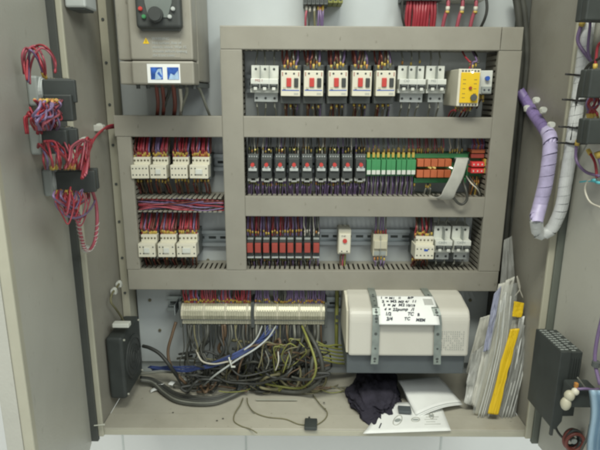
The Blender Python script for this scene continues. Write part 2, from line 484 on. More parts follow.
def wires(r, xs, z0, z1, cols, y0=-.045, y1=-.035, ferr='ferr', rad=.0012, jit=.004, name='wire', flen=.009, both=True):
    """short wires from the terminals (z0) into the duct (z1), both local to the device"""
    s = 1 if z1 > z0 else -1
    for i, x in enumerate(xs):
        m = cols[i % len(cols)]
        b = MB()
        dx = rnd.uniform(-jit, jit); zm = (z0 + z1) / 2
        pts = [(x, y0, z0 - s * .004), (x + rnd.uniform(-.0008, .0008), y0 - .001, z0 + s * .010), (x + dx * .6 + rnd.uniform(-.001, .001), y0 - rnd.uniform(0, .006), zm + rnd.uniform(-.002, .002)), (x + dx, (y0 + y1) / 2, z1), (x + dx, y1, z1 + s * .012)]
        b.tube(pts, rad * 1.15, m, 6, 4)
        if ferr:
            jj = rnd.uniform(-.001, .006)
            b.tube([(x, y0 - .0004, z0 + s * jj), (x, y0 - .0012, z0 + s * (jj + flen * rnd.uniform(.6, 1.05)))], rad * 1.35, ferr if rnd.random() > .25 else rnd.choice(['ferro', 'w_olive']), 6, smooth=False)
        b.build(name, r)

# ---- circuit breakers
def breaker(px, py, poles, label, cat='circuit breaker', word=None, wcol='dred', W=None, H=37, low=1, markers=None, sc_=1.0, cols=('w_grey',)):
    W = W or poles * 9.25; h = H / 2
    sp = [('body', 'white', -W / 2, W / 2, h * .25, h, -.052, -.004),
          ('body', 'white', -W / 2, W / 2, -h * .30, h * .27, -.072, -.004, .0012),
          ('body', 'white', -W / 2 - .6, W / 2 - 0, -h * .50, -h * .28, -.066, -.004, .001),
          ('body', 'lgrey', -W / 2 + 3, W / 2 - .5, -h, -h * .48, -.056, -.004)]
    w_ = W / poles
    disc = []
    for k in range(poles):
        cx = -W / 2 + (k + .5) * w_
        sp.append(('toggle', 'black', cx - w_ * .46, cx + w_ * .46, -h * .27, -h * .02, -.0735, -.06, .0004, k))
        sp.append(('toggle', 'dgrey', cx - w_ * .30, cx + w_ * .30, -h * .14, -h * .04, -.0770, -.07, .0008, k))
        sp.append(('body', 'white', cx - w_ * .16, cx + w_ * .2, -h * .36, -h * .20, -.0755, -.06, .0004))
        disc.append(('terminal_screw', 'black', cx, h * .80, 1.25, -.0525, -.048, k))
        disc.append(('lower_screw', 'black', cx + .8, -h * .80, 1.25, -.0565, -.052, k))
    for k in range(1, poles): sp.append(('body', 'grey', -W / 2 + k * w_ - .12, -W / 2 + k * w_ + .12, -h * .3, h * .97, -.0522 if False else -.0721, -.05, 0))
    tx = []
    if word: tx.append((word, -W * .34, h * .10, 3.4, wcol, -.0723))
    r = device('circuit_breaker', label, cat, px, py, sp, discs=disc, texts=tx, group='pale miniature circuit breakers')
    s, sz = r['_s'], r['_sz']
    xs = [(-W / 2 + (k + .5) * w_) * s for k in range(poles)]
    wires(r, xs, h * sz, h * sz + .028, cols, ferr=None if not markers else markers, rad=.0015, jit=.003)
    wires(r, [x + .0012 for x in xs], -h * sz, -h * sz - .020, cols, ferr=None, rad=.0015, jit=.003, y0=-.05)
    return r
breaker(264, 83.5, 3, 'three pole breaker with red lettering, beside the row of motor breakers', word='MG 1', W=27.5)
breaker(412, 84, 3, 'three pole breaker with grey lettering, between motor breakers and two pole breaker', word='C60', wcol='grey', W=26.5, markers='ferr')
breaker(437, 84, 2, 'two pole breaker in the top row next to the yellow relay', word='MG', wcol='grey', W=18.5)
breaker(443.5, 245, 2, 'two pole breaker between the small contactor and its twin, low row', word='C60N', wcol='grey', W=17, H=33)
breaker(462.5, 245, 2, 'two pole breaker at the end of the low row beside the upright duct', word='C60N', wcol='grey', W=17, H=33)

# ---- motor breakers
def motor_breaker(px, py, label):
    sp = [('body', 'dgrey', -10.6, 10.6, -21, 19, -.052, -.004, .001),
          ('body', 'black', -10, 10, 12.5, 18.4, -.058, -.05, .0008),
          ('body', 'dgrey', -10, 10, -20.5, -13.5, -.060, -.05, .0008),
          ('face', 'cream', -9.6, 9.8, -13, 12.6, -.078, -.05, .0012),
          ('stop_button', 'red', -4.0, .8, -3.6, 5.4, -.081, -.07, .0009),
          ('start_button', 'black', 3.6, 7.8, -3.8, 5.2, -.081, -.07, .0009),
          ('blue_stripe', 'blue', -8.6, 8.8, -7.5, -6.6, -.0784, -.077, 0)]
    sp += [('dial', 'ivory', -7.2, -4.8, -6, -3.6, -.0792, -.077, .0003)]
    for x in (-5.6, 0, 5.6): sp.append(('body', 'hole', x - 1.6, x + 1.6, 14, 17.5, -.0586, -.056, 0))
    disc = [('face', 'black', -4.6, 9.6, 1.0, -.0784, -.077), ('face', 'black', 3.4, 9.6, 1.0, -.0784, -.077)]
    for sx in (-1, 1): sp.append(('face', 'dred', sx * 8 - .35, sx * 8 + .35, 7, 11, -.0783, -.077, 0))
    sp.append(('face', 'greyink', 3.5, 8, -11.5, -9.5, -.0783, -.077, 0))
    r = device('motor_breaker', label, 'motor breaker', px, py, sp, discs=disc, group='motor breakers in the top row', Y=-.075)
    s, sz = r['_s'], r['_sz']
    wires(r, [-6.2 * s, 0, 5.6 * s], 15 * sz, 15 * sz + .026 + .012, ['w_dred', 'w_brown', 'w_violet'], y0=-.056, rad=.0020, jit=.0045, flen=.009)
    wires(r, [-7.5 * s, -4 * s, 1.5 * s, 7.4 * s], 15 * sz, 15 * sz + .036, ['w_dred', 'w_violet', 'w_pink', 'w_dark'], y0=-.046, rad=.0018, jit=.005, ferr=None)
    wires(r, [-3 * s, 3 * s], 15 * sz + .004, 15 * sz + .038, ['w_dred', 'w_grey'], y0=-.060, rad=.0014, jit=.0045)
    wires(r, [-3.6 * s, 2.4 * s, 7 * s], -20 * sz, -21 * sz - .018, ['w_dred', 'w_brown', 'w_violet'], y0=-.04, rad=.0018, jit=.003, ferr=None)
    wires(r, [-5.6 * s, 0, 5.6 * s], -21 * sz, -21 * sz - .016, ['w_brown', 'w_grey', 'w_dark'], y0=-.05, rad=.0017, jit=.003, flen=.006)
    return r
for px, lab in ((290.2, 'motor breaker with red button, nearest to the three pole breaker with red lettering'), (313.8, 'motor breaker with red button, second from the breaker with red lettering'), (337.4, 'motor breaker with red button, the middle one of five in the top row'), (361.2, 'motor breaker with red button, fourth from the breaker with red lettering'), (385.2, 'motor breaker with red button, next to the three pole breaker with grey lettering')):
    motor_breaker(px, 83.3, lab)

# ---- yellow relay, small white relay
r = device('monitoring_relay', 'white monitoring relay with bright yellow front in the top row', 'relay', 468.5, 88,
    [('housing', 'cream', -10.6, 11.5, -18.5, 19, -.100, -.004, .0015),
     ('yellow_face', 'yellow', -8.2, 10.3, -15, 15.4, -.1022, -.099, .0006)] +
    [('terminal_row', 'dgrey', -7.6 + k * 3.1, -5.9 + k * 3.1, 16.2, 17.8, -.1006, -.098, 0) for k in range(6)] +
    [('lower_terminal_row', 'dgrey', -7.6 + k * 3.1, -5.9 + k * 3.1, -17.6, -16, -.1006, -.098, 0) for k in range(6)] +
    [('yellow_face', 'ink', x, x + 1.2, z, z + .5, -.1025, -.1015, 0) for x in (-6, -4.5, 5, 6.5) for z in (8, 4, -1, -6, -10)],
    Y=-.1, discs=[('knob', 'dgrey', 5.5, -9.5, 3.2, -.107, -.10), ('small_knob', 'dred', 1.6, 0, 1.5, -.105, -.10), ('status_lamp', 'ledw', 2.6, 15.5, 1.0, -.1035, -.10)], group='relays in the top row')
s, sz = r['_s'], r['_sz']
wires(r, [2 * s, 5 * s, 8 * s], 20 * sz, 20 * sz + .022, ['w_red', 'w_violet', 'w_dark'], y0=-.085, y1=-.04, jit=.014, rad=.0015)
wires(r, [(-8 + 3 * k) * s for k in range(6)], -18 * sz, -18 * sz - .012, ['w_red', 'w_brown', 'w_grey'], y0=-.08, y1=-.045, rad=.0014)
r = device('small_relay', 'small white relay with blue knob beside the yellow fronted relay', 'relay', 487.5, 82,
    [('housing', 'white', -6.8, 5.2, -12, 11.5, -.082, -.004, .001), ('lower_block', 'grey', -5.5, 4.6, -11, -4.5, -.0845, -.08, .0005),
     ('marker', 'ferr', -6.5, -3.5, -17, -12.5, -.07, -.05), ('marker', 'ferr', -2, .5, -17, -13, -.07, -.05)],
    Y=-.082, discs=[('knob', 'blue', -.4, 3.6, 2.2, -.088, -.08), ('screw', 'ink', -2.4, -8, .9, -.0852, -.084), ('screw', 'ink', 2, -8, .9, -.0852, -.084, 1)], group='relays in the top row')
wires(r, [-.008, .002], -.024, -.038, ['w_red', 'w_brown'], y0=-.06, rad=.0014)

# ---- black relays, second row
rx = [253, 266.6, 280.3, 293.8, 307.4, 320.9, 334.4, 347.9, 361.3]
nm = ['first', 'second', 'third', 'fourth', 'fifth', 'sixth', 'seventh', 'eighth', 'ninth']
for i, px in enumerate(rx):
    sp = [('socket', 'black', -5.7, 5.7, -16, 17, -.045, -.004, .001),
          ('socket', 'dgrey', -5.4, 5.4, 7, 12, -.056, -.04, .0008),
          ('relay_body', 'black', -5.2, 5.2, -12, 8, -.066, -.04, .001),
          ('retaining_clip', 'lgrey', -4.2, 4.2, -4.2, -1.4, -.070, -.06, .0008),
          ('retaining_clip', 'lgrey', -2.7, 2.7, -1.8, .6, -.070, -.06, .0008),
          ('release_tab', 'white', -5.4, -2.0, -15, -12.2, -.060, -.04, .0006), ('release_tab', 'white', 2.0, 5.4, -15, -12.2, -.060, -.04, .0006, 1),
          ('release_tab', 'white', -2.8, 2.8, -16, -14.2, -.060, -.04, .0006, 2)]
    for k in range(4): sp.append(('socket', 'lgrey', -4.2 + k * 2.4, -3.2 + k * 2.4, 9.0, 10.4, -.0566, -.055, 0))
    r = device('plug_in_relay', 'black plug in relay with red button, %s from the upright duct' % nm[i], 'relay', px, 167, sp,
        discs=[('test_button', 'red', 0, 2.2, 1.9, -.0735, -.06)], group='black plug in relays with red buttons')
    s, sz = r['_s'], r['_sz']
    if i in (0, 1, 2, 3, 5, 6):
        b = MB(); b.ball(((rnd.uniform(-1, 2)) * s, -.050, 16.3 * sz), .0016, 'led'); b.build('status_lamp', r)
    wires(r, [x * s for x in (-4.2, -1.5, 1.3, 4)], 13.5 * sz, 27 * sz, [rnd.choice(['w_grey', 'w_violet', 'w_dark', 'w_brown', 'w_white']) for _ in range(4)], rad=.0011, ferr='ferr' if i > 6 or i % 3 == 1 else 'greeny', jit=.002, y0=-.048, flen=.007)
    wires(r, [x * s for x in (-5, -3.3, -1, 1.1, 3.3, 5.2)], -14 * sz, -29 * sz, ['w_violet', 'w_dark', 'w_violet', 'w_brown', 'w_violet'], rad=.0013, ferr=None, jit=.003, y0=-.034)
    wires(r, [x * s for x in (-4.4, -2.2, 0, 2.2, 4.4)], -16 * sz, -29 * sz, ['w_violet', 'w_violet', 'w_grey', 'w_violet'], rad=.0012, ferr='greeny', jit=.002, y0=-.045, flen=.006)

# ---- green modules
for k in range(10):
    px = 369.2 + k * 5.05
    sp = [('housing', 'green', -2.3, 2.3, -10, 12, -.050, -.004, .0005),
          ('housing', 'green', -2.3, 2.3, -6, 7, -.060, -.045, .0005),
          ('marker', 'white', -1.9, 1.9, -7.6, -3.4, -.062, -.055, .0003),
          ('screw_block', 'ferr', -1.4, 1.2, 9, 14, -.0535, -.045, .0003)]
    r = device('interface_module', 'slim green module with pale marker, %s from the black relays' % (nm + ['tenth'])[k], 'interface module', px, 167.5, sp, group='slim green interface modules')
    s, sz = r['_s'], r['_sz']
    wires(r, [-.4 * s, .9 * s], 12.5 * sz, 27 * sz, [rnd.choice(['w_violet', 'w_grey', 'w_violet', 'w_pink']), 'w_grey'], rad=.0011, jit=.002, y0=-.047, flen=.012)
    wires(r, [-1.6 * s, 0, 1.6 * s], -9 * sz, -28 * sz, ['w_violet', 'w_grey', 'w_dark'], rad=.0012, jit=.003, y0=-.034, ferr=None)
    wires(r, [-.9 * s, .9 * s], -10 * sz, -28 * sz, ['w_grey', 'w_violet'], rad=.0012, jit=.002, y0=-.044, ferr=None)

# ---- relay board
r = device('relay_board', 'green relay board with two rows of orange relays', 'relay board', 442, 167,
    [('circuit_board', 'green', -27.5, 27, -17, 13.5, -.030, -.006, .0008), ('terminal_row', 'green', -27, 26, 8.5, 13, -.044, -.028, .0008),
     ('lower_terminal_row', 'green', -27, 26, -16.5, -11.5, -.044, -.028, .0008)] +
    [('orange_relay', 'orange', -26 + k * 6.9, -19.7 + k * 6.9, 0.8, 8.2, -.058, -.028, .0006, k) for k in range(5)] +
    [('orange_relay', 'orange', -26 + k * 6.9, -19.7 + k * 6.9, -10, -2.6, -.058, -.028, .0006, k + 5) for k in range(5)] +
    [('ribbon_socket', 'black', 11.5, 25, 4, 7.6, -.066, -.028, .0006), ('ribbon_socket', 'lgrey', 12.5, 24, 7.6, 9.2, -.062, -.028, .0004)],
    Y=-.05, discs=[('lamp', 'led', -11, -1.2, .9, -.046, -.03), ('lamp', 'led', -6.6, -1.2, .9, -.046, -.03, 1), ('lamp', 'ledw', 10.5, -1.4, .8, -.046, -.03, 2)])
s, sz = r['_s'], r['_sz']
wires(r, [(-25 + 2.15 * k) * s for k in range(13)], 13 * sz, 26 * sz, ['w_pink', 'w_dred', 'w_grey', 'w_brown'], rad=.0012, jit=.002, y0=-.040, flen=.011)
wires(r, [(8 + 2.4 * k) * s for k in range(6)], 13 * sz, 26 * sz, ['w_white', 'w_grey', 'w_dark'], rad=.0012, jit=.003, y0=-.040, flen=.007)
wires(r, [x * s for x in (-26, -14, -12, -10)], -17 * sz, -30 * sz, ['w_dark', 'w_grey'], rad=.0014, jit=.003, y0=-.040, flen=.008)
# flat ribbon cable
def rib(u, v):
    pts = curve([at(462, 158, -.066), at(462, 160, -.085), at(457, 176, -.097), at(450, 190, -.099), at(447, 196.5, -.096), at(441, 198.5, -.090), at(436, 197, -.080)], 8)
    p = pts[min(len(pts) - 1, int(v * (len(pts) - 1) + .5))]
    k = 1.0 - .0 * v
    return p + Vector(((u - .5) * (.024 + .006 * v) * k - .0, (u - .5) * .004, (u - .5) * -.006 * v))
b = MB(); b.sheet(rib, 12, 40, 'ribbon', .0008)
o = b.build('ribbon_cable'); tag(o, 'flat pale grey ribbon cable hanging over the duct from the relay board', 'ribbon cable')
b = MB(); b.tube([at(435, 195, -.07), at(443, 198, -.088), at(452, 197, -.09), at(458, 203, -.09), at(463, 204, -.09), at(467, 199, -.09), at(466, 190, -.088), at(463, 182, -.075), at(462, 176, -.06)], .0026, 'w_dark', 8)
tag(b.build('loop_cable'), 'dark cable looping below the pale ribbon cable', 'cable')
for k, (m, dx) in enumerate((('w_white', 0), ('w_dark', 3))):
    b = MB(); b.tube([at(466 + dx, 176, -.05), at(471 + dx, 183, -.075), at(478 + dx * .6, 190, -.078), at(481 + dx * .3, 198, -.05)], .0013, m, 6)
    tag(b.build('curved_wire'), ['white', 'dark'][k] + ' wire curving down beside the red terminal board', 'wire')

r = device('terminal_board', 'green board with red push terminals beside the orange relays', 'terminal board', 477, 167,
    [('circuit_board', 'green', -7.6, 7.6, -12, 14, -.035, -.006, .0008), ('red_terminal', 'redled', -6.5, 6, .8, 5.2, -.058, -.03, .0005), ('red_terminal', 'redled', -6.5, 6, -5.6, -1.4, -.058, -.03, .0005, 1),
     ('orange_terminal', 'orange', -6.5, 6.5, 14.0, 17.5, -.052, -.02, .0005), ('orange_terminal', 'dred', -6.5, 6.5, 9, 13, -.050, -.02, .0005, 1), ('yellow_clip', 'ferr', 6.4, 8.6, 1, 8, -.055, -.02, .0005), ('yellow_clip', 'ferr', 6.4, 8.6, -6, -1, -.055, -.02, .0005, 1)] +
    [('red_terminal', 'white', x - .55, x + .55, z - .8, z + .8, -.0586, -.057, 0, 0) for x in (-4.4, -.3, 3.8) for z in (3, -3.5)], Y=-.05)
s, sz = r['_s'], r['_sz']
wires(r, [(-5.6 + 1.9 * k) * s for k in range(7)], 17 * sz, 26 * sz, ['w_violet', 'w_pink', 'w_violet', 'ferro'], rad=.0014, jit=.001, y0=-.046, ferr=None)
wires(r, [(-4 + 2 * k) * s for k in range(5)], -12 * sz, -28 * sz, ['w_brown', 'ferro', 'w_dark', 'ferr'], rad=.0012, jit=.002, y0=-.042, ferr='ferro')

# ---- slim red relays
for i, px in enumerate((250.3, 258.2, 266, 274.6, 282.5, 290.3, 299, 307.6, 316.3)):
    far = i > 6
    sp = [('socket', 'black', -3.7, 3.7, -12.5, 12, -.045, -.004, .0008),
          ('relay_body', 'black', -3.2, 3.2, -9, 6, -.060, -.04, .0006),
          ('red_cap', 'dred', -2.9, 2.9, -5, 4.2, -.066, -.055, .0008),
          ('pale_clip', 'lgrey', -3.2, 3.2, -11.6, -9.4, -.058, -.04, .0006),
          ('socket', 'grey', -2.9, 2.9, 6.2, 7.6, -.052, -.04, .0004)]
    r = device('slim_relay', 'slim relay with red cap, %s from the upright duct' % nm[i], 'relay', px, 247, sp, Y=-.06, group='slim relays with red caps')
    s, sz = r['_s'], r['_sz']
    wires(r, [x * s for x in (-2.6, -.2, 2.2)], 11 * sz, 28 * sz, ['w_white', 'w_dark', 'w_grey'] if far else [rnd.choice(['w_violet', 'w_red', 'w_violet']), 'w_dred', 'w_violet'], rad=.0013, jit=.002, y0=-.046, flen=.008, ferr='w_white' if far else 'ferr')
    wires(r, [x * s for x in (-3.2, -1.2, 1.2, 3.2)], 9 * sz, 28 * sz, ['w_dark', 'w_violet'] if far else ['w_dred', 'w_violet', 'w_red', 'w_violet'], rad=.0014, jit=.003, y0=-.036, ferr=None)
    wires(r, [x * s for x in (-2.4, 0, 2.4)], -12.5 * sz, -23 * sz, ['w_grey', 'w_brown', 'w_violet'], rad=.0012, jit=.001, y0=-.04, ferr='greeny', flen=.005)

r = device('thermostat', 'small white thermostat with red dial alone on the low rail', 'thermostat', 344.3, 242,
    [('housing', 'cream', -6.2, 6.6, -13, 12, -.045, -.004, .0014), ('housing', 'cream', -5.6, 6, -11, 8, -.050, -.04, .0010)],
    Y=-.05, discs=[('dial', 'red', .3, 1.2, 2.2, -.053, -.045), ('screw', 'ink', -2.5, -9.4, .7, -.0503, -.05), ('screw', 'ink', 2.8, -9.4, .7, -.0503, -.05, 1)],
    texts=[('0 60', -3.2, 5, 2.4, 'ink', -.0502)])
wires(r, [-.004, 0, .004], -.022, -.048, ['w_brown', 'w_pink', 'greeny'], y0=-.035, rad=.0016, ferr=None)
r = device('terminal_pair', 'beige double terminal block alone on the low rail', 'terminal block', 380.8, 245,
    [('housing', 'ivory', -7.2, 7.4, -12, 10, -.045, -.004, .001), ('housing', 'ivory', -6.4, 6.6, -4, 4, -.050, -.04, .0008), ('groove', 'grey', -.2, .2, -11, 9, -.0505, -.044, 0), ('lower_jaw', 'grey', -6, 6, -11, -7, -.046, -.04, .0004)],
    Y=-.05)
s, sz = r['_s'], r['_sz']
wires(r, [(-5 + 2.6 * k) * s for k in range(5)], 9 * sz, 28 * sz, ['w_violet', 'w_grey', 'w_violet'], rad=.0014, jit=.0015, y0=-.04, ferr='w_red', flen=.012)
wires(r, [(-5 + 3.3 * k) * s for k in range(4)], -12 * sz, -25 * sz, ['w_violet', 'w_grey', 'w_violet'], rad=.0014, jit=.003, y0=-.04)

# ---- contactors
def contactor(px, py, w_, label, grp, style, red, holes=True, lower=False):
    h = 9.5
    sp = [('base', 'dgrey', -w_ / 2 + 1, w_ / 2, -h - 3, h + 3.5, -.050, -.004, .001),
          ('terminal_shelf', 'cream', -w_ / 2 + 1.5, w_ / 2, 3.5, h + 1.5, -.066, -.04, .001),
          ('face', 'cream', -w_ / 2, w_ / 2 - .5, -h, 4, -.080, -.04, .0012)]
    disc = []
    n = 5
    for k in range(n):
        x = -w_ / 2 + 2 + k * (w_ - 4.5) / (n - 1)
        if style == 0 or k in (0, n - 1) or k == 1:
            disc.append(('face', 'hole', x, 0.6, .75, -.0803, -.079)); disc.append(('face', 'hole', x, -5.8, .75, -.0803, -.079))
        disc.append(('terminal_shelf', 'brass', x + .6, 7.8, 1.0, -.0664, -.065))
    if style: sp.append(('plunger', 'white', -w_ / 2 + 6, w_ / 2 - 6, -5, 0, -.083, -.078, .0006))
    r = device('contactor', label, 'contactor', px, py, sp, discs=disc, group=grp, Y=-.078)
    s, sz = r['_s'], r['_sz']
    xs = [(-w_ / 2 + 1.5 + k * (w_ - 3) / 9) * s for k in range(10)]
    wires(r, xs, (h + 1) * sz, 27 * sz if not lower else 24 * sz, [rnd.choice(red) for _ in range(10)], rad=.0015, jit=.003, y0=-.056, flen=.008)
    wires(r, xs[1::2], (h - 1) * sz, 25 * sz, [rnd.choice(['w_dred', 'w_brown', 'w_dred', 'w_violet']) for _ in range(5)], rad=.0018, jit=.004, y0=-.040, ferr=None)
    wires(r, xs[1::3], -h * sz - .001, -23 * sz, ['w_dred', 'w_brown', 'w_dred', 'w_violet'], rad=.0018, jit=.004, y0=-.034, ferr=None)
    wires(r, xs[::2], -h * sz - .002, -22 * sz, ['w_dred', 'w_brown', 'w_dark'], rad=.0016, jit=.003, y0=-.048, ferr='w_white' if lower else 'ferr')
    return r
reds = ['w_red', 'w_red', 'w_violet', 'w_dred', 'w_pink']
gu = 'cream contactors in the upper row'; gl = 'cream contactors in the lower row'
contactor(139.5, 169, 18, 'cream contactor in the upper row, nearest the narrow duct', gu, 0, reds)
contactor(158.8, 169, 17, 'cream contactor in the upper row, second from the narrow duct', gu, 1, reds)
contactor(178.6, 169, 17.5, 'cream contactor in the upper row, third from the narrow duct', gu, 0, reds)
contactor(199, 169, 19, 'cream contactor in the upper row, nearest the wide upright duct', gu, 1, reds)
contactor(147.5, 247.5, 17.5, 'cream contactor in the lower row, nearest the narrow duct', gl, 1, reds, lower=True)
contactor(166.3, 247.5, 17.5, 'middle one of three cream contactors in the lower row', gl, 1, reds, lower=True)
contactor(186.2, 247.5, 20, 'cream contactor in the lower row, next to the bare rail', gl, 1, reds, lower=True)
r = contactor(424.8, 249.5, 19.5, 'small cream contactor beside the low twin breakers', 'cream contactor in the low main row', 0, ['w_red', 'w_brown', 'w_dark'])
b = MB(); s = r['_s']
for x in (-7, -4, -1): b.box(x * s - .0018, x * s + .0018, -.062, -.05, -.029, -.022, 'ferro', .0005)
b.build('orange_marker', r)
b = MB(); b.box(-.002, .006, -.0806, -.079, -.003, .001, 'blue'); b.build('blue_print', r)

# ================================================================== TERMINAL STRIPS
def strip(px0, px1, label, reds):
    Y = -.062
    p0 = at(px0, 313, Y); p1 = at(px1, 313, Y)
    r = empty('terminal_strip', ((p0.x + p1.x) / 2, 0, p0.z), label, 'terminal strip', 'long cream terminal strips')
    n = int((p1.x - p0.x) / .0052); w_ = (p1.x - p0.x) / n
    z = lambda py: at(300, py, Y).z - p0.z
    zt, zm, zl, zb = z(308.5), z(312), z(320.5), z(327)
    prof = [(-.004, zt + .008), (-.038, zt + .006), (-.052, zt), (-.060, zm), (-.062, (zm + zl) / 2), (-.058, zl), (-.050, zl - .0015), (-.050, zb + .001), (-.038, zb - .004), (-.004, zb - .004)]
    for k in range(n):
        x = -(p1.x - p0.x) / 2 + k * w_
        b = MB(); b.prism(prof, 'X', x + .00012, x + w_ - .00025, 'metalc' if (k % 9) else 'ivory')
        b.box(x + .0008, x + w_ - .001, -.0508, -.0496, zl - .006, zl - .003, 'grey')
        b.box(x + .001, x + w_ - .0012, -.0605, -.0575, zm + .0005, zm + .003, 'cream', .0003)
        b.build('terminal', r)
    for sx in (-1, 1):
        x = sx * (p1.x - p0.x) / 2
        b = MB(); b.box(min(x, x + sx * .005), max(x, x + sx * .005), -.055, -.004, zb - .006, zt + .010, 'dgrey', .001); b.build('end_bracket', r)
    N = min(int(n * 1.25), 46)
    for k in range(N):
        x = -(p1.x - p0.x) / 2 + (k + .5) * (p1.x - p0.x) / N
        if not reds and k in (8, 9): continue
        blk = (k // 8) % 2
        m = (rnd.choice(['w_red', 'w_red', 'w_pink', 'w_violet', 'w_red']) if (k % 9) else 'w_dark') if reds else rnd.choice(['w_violet', 'w_violet', 'w_violet', 'w_grey', 'w_dark'])
        wires(r, [x], zt + .004, z(291) + .002, [m], rad=.00165, jit=.003, y0=-.042, y1=-.04, flen=.006, ferr='ferr' if k % 3 else ('ferro' if not reds else 'ferr'))
    return r
strip(180.5, 250.5, 'terminal strip under a dense comb of red wires', True)
strip(254, 325, 'terminal strip under a dense comb of violet wires', False)
b = MB(); b.box(0, .002, -.05, -.01, -.012, .012, 'rail', .0005)
b.box(-.02, .0, -.012, -.008, -.006, -.004, 'rail')
o = b.build('rail_stop'); o.location = (at(178, 313, -.05).x - .008, 0, RT); tag(o, 'small metal stop on the bare end of the terminal rail', 'rail stop')

# ================================================================== INVERTER DRIVE
YD = -.165
def dz(py): return at(160, py, YD).z
def dx(px, py=70): return at(px, py, YD).x
xd0, xd1 = dx(132, 75), dx(194, 75)
xs0 = dx(117.5, 75)
dr_ = empty('inverter_drive', ((xd0 + xd1) / 2, -.003, dz(84)), 'beige inverter drive with black keypad above the short duct', 'inverter drive')
O = -dr_.location
def dp(mb, name, parent=dr_, label=None):
    o = mb.build(name, parent)
    if parent is dr_: o.location = O
    if label: o['label'] = label
    return o
zb, zs, zt_ = dz(84.5), dz(60.5), 1.04
b = MB(); b.box(xd0 - .004, xd1 + .001, -.125, -.008, zb + .006, zt_, 'cabinet', .003)
b.box(xd0 + .01, xd1 + .0, -.12, -.012, zb - .004, zb + .004, 'dgrey')
dp(b, 'rear_housing')
b = MB(); b.box(xd0, xd1, YD, -.120, zs + .0008, zt_, 'duct', .003); dp(b, 'front_cover')
b = MB(); b.box(xd0, xd1 + .0005, YD - .001, -.120, zb, zs - .0008, 'duct', .003); dp(b, 'lower_cover')
b = MB(); b.box(xs0, xd0 - .0012, YD + .012, -.02, zb, zs - .0008, 'duct', .0025); b.box(xs0, xd0 - .0012, YD + .012, -.02, zs + .0008, zt_, 'duct', .0025)
dp(b, 'side_cover')
b = MB()
for x in (xd0 + .002, xd0 + .02, xd1 - .03, xd1 - .006): b.cyl((x, -.14, zb - .003), .0035, .008, (0, 0, 1), 'dgrey', 12)
dp(b, 'cable_gland')
# keypad
kx0, kx1, kz0 = dx(138, 15), dx(183, 15), dz(29.5)
b = MB(); b.box(kx0, kx1, YD - .016, YD + .002, kz0, zt_ - .06, 'black', .006, seg=4); b.box(kx0 + .004, kx1 - .004, YD - .008, YD + .002, kz0 - .003, kz0 + .004, 'dgrey', .003)
kp = dp(b, 'keypad')
b = MB(); cxk = (kx0 + kx1) / 2; s = at(161, 15, YD).x - at(160, 15, YD).x
b.prism([(dx(146, 0), dz(-20)), (dx(176, 0), dz(-20)), (dx(174, 5), dz(5)), (dx(170, 17), dz(19)), (dx(151, 17), dz(19)), (dx(147.5, 5), dz(5))], 'Y', YD - .0175, YD - .015, 'screen', .0005)
b.build('display', kp)
b = MB(); b.cyl((dx(159, 16), YD - .022, dz(16.5)), 7.2 * s, .012, (0, 1, 0), 'black', 32, bev=.002); b.build('jog_wheel', kp)
for px, py, m in ((143.5, 10.5, 'red'), (147, 18.2, 'green'), (175.5, 10.5, 'lgrey'), (172.3, 18.2, 'lgrey')):
    b = MB(); b.cyl((dx(px, py), YD - .018, dz(py)), 2.0 * s, .005, (0, 1, 0), m, 20, bev=.001)
    o = b.build('key', kp); 
    if m in ('red', 'green'): o['label'] = 'round %s key' % m
# warning print
wx, wz = dx(146, 41), dz(41)
b = MB(); b.prism([(wx - .0055, wz - .0045), (wx + .0055, wz - .0045), (wx, wz + .0055)], 'Y', YD - .0004, YD + .001, 'yellow')
b.prism([(wx - .0004, wz - .0025), (wx + .0004, wz - .0025), (wx + .0004, wz + .0022), (wx - .0004, wz + .0022)], 'Y', YD - .0006, YD - .0003, 'ink'); dp(b, 'warning_triangle')
b = MB(); b.box(dx(151, 47), dx(180, 47), YD - .0004, YD + .001, dz(57.5), dz(36.5), 'cabinet'); dp(b, 'warning_label')
for k, (t_, c_) in enumerate((('WARNING', 1), ('Hot surface. Risk of', 0), ('electric shock. Wait 15', 0), ('minutes before opening', 0), ('the front cover', 0))):
    text(t_, (dx(152, 40), YD - .0008, dz(40 + 4.1 * k)) , .0062, 'lgrey', dr_).location += O
# sticker with two blue pictures
sx0, sx1, sz0, sz1 = dx(147.6, 73), dx(180.4, 73), dz(83), dz(64)
b = MB(); b.box(sx0, sx1, YD - .0018, YD + .0, sz0, sz1, 'paper'); st = dp(b, 'picture_sticker')
for x0, x1 in ((151, 163), (167.5, 179)):
    b = MB(); xa, xb = dx(x0, 73), dx(x1, 73); za, zb_ = dz(79.5), dz(67.3)
    b.box(xa, xb, YD - .0022, YD - .001, za, zb_, 'blues')
    wv = xb - xa; hv = zb_ - za
    if x0 == 151:
        b.prism([(xa + wv * .35, za), (xa + wv * .40, za + hv * .5), (xa + wv * .62, za + hv * .85), (xa + wv * .9, za + hv * .9), (xa + wv * .95, za + hv * .2), (xa + wv * .8, za + .0002)], 'Y', YD - .0025, YD - .002, 'pale_blue')
        b.prism([(xa + wv * .55, za + hv * .5), (xa + wv * .7, za + hv * .65), (xa + wv * .95, za + hv * .25), (xa + wv * .85, za + hv * .15)], 'Y', YD - .0028, YD - .0024, 'blues')
    else:
        b.prism([(xa + wv * .1, za), (xa + wv * .3, za + hv * .5), (xa + wv * .6, za + hv * .35), (xa + wv * .95, za + hv * .75), (xa + wv * .98, za)], 'Y', YD - .0025, YD - .002, 'pale_blue')
    b.build('picture', st)

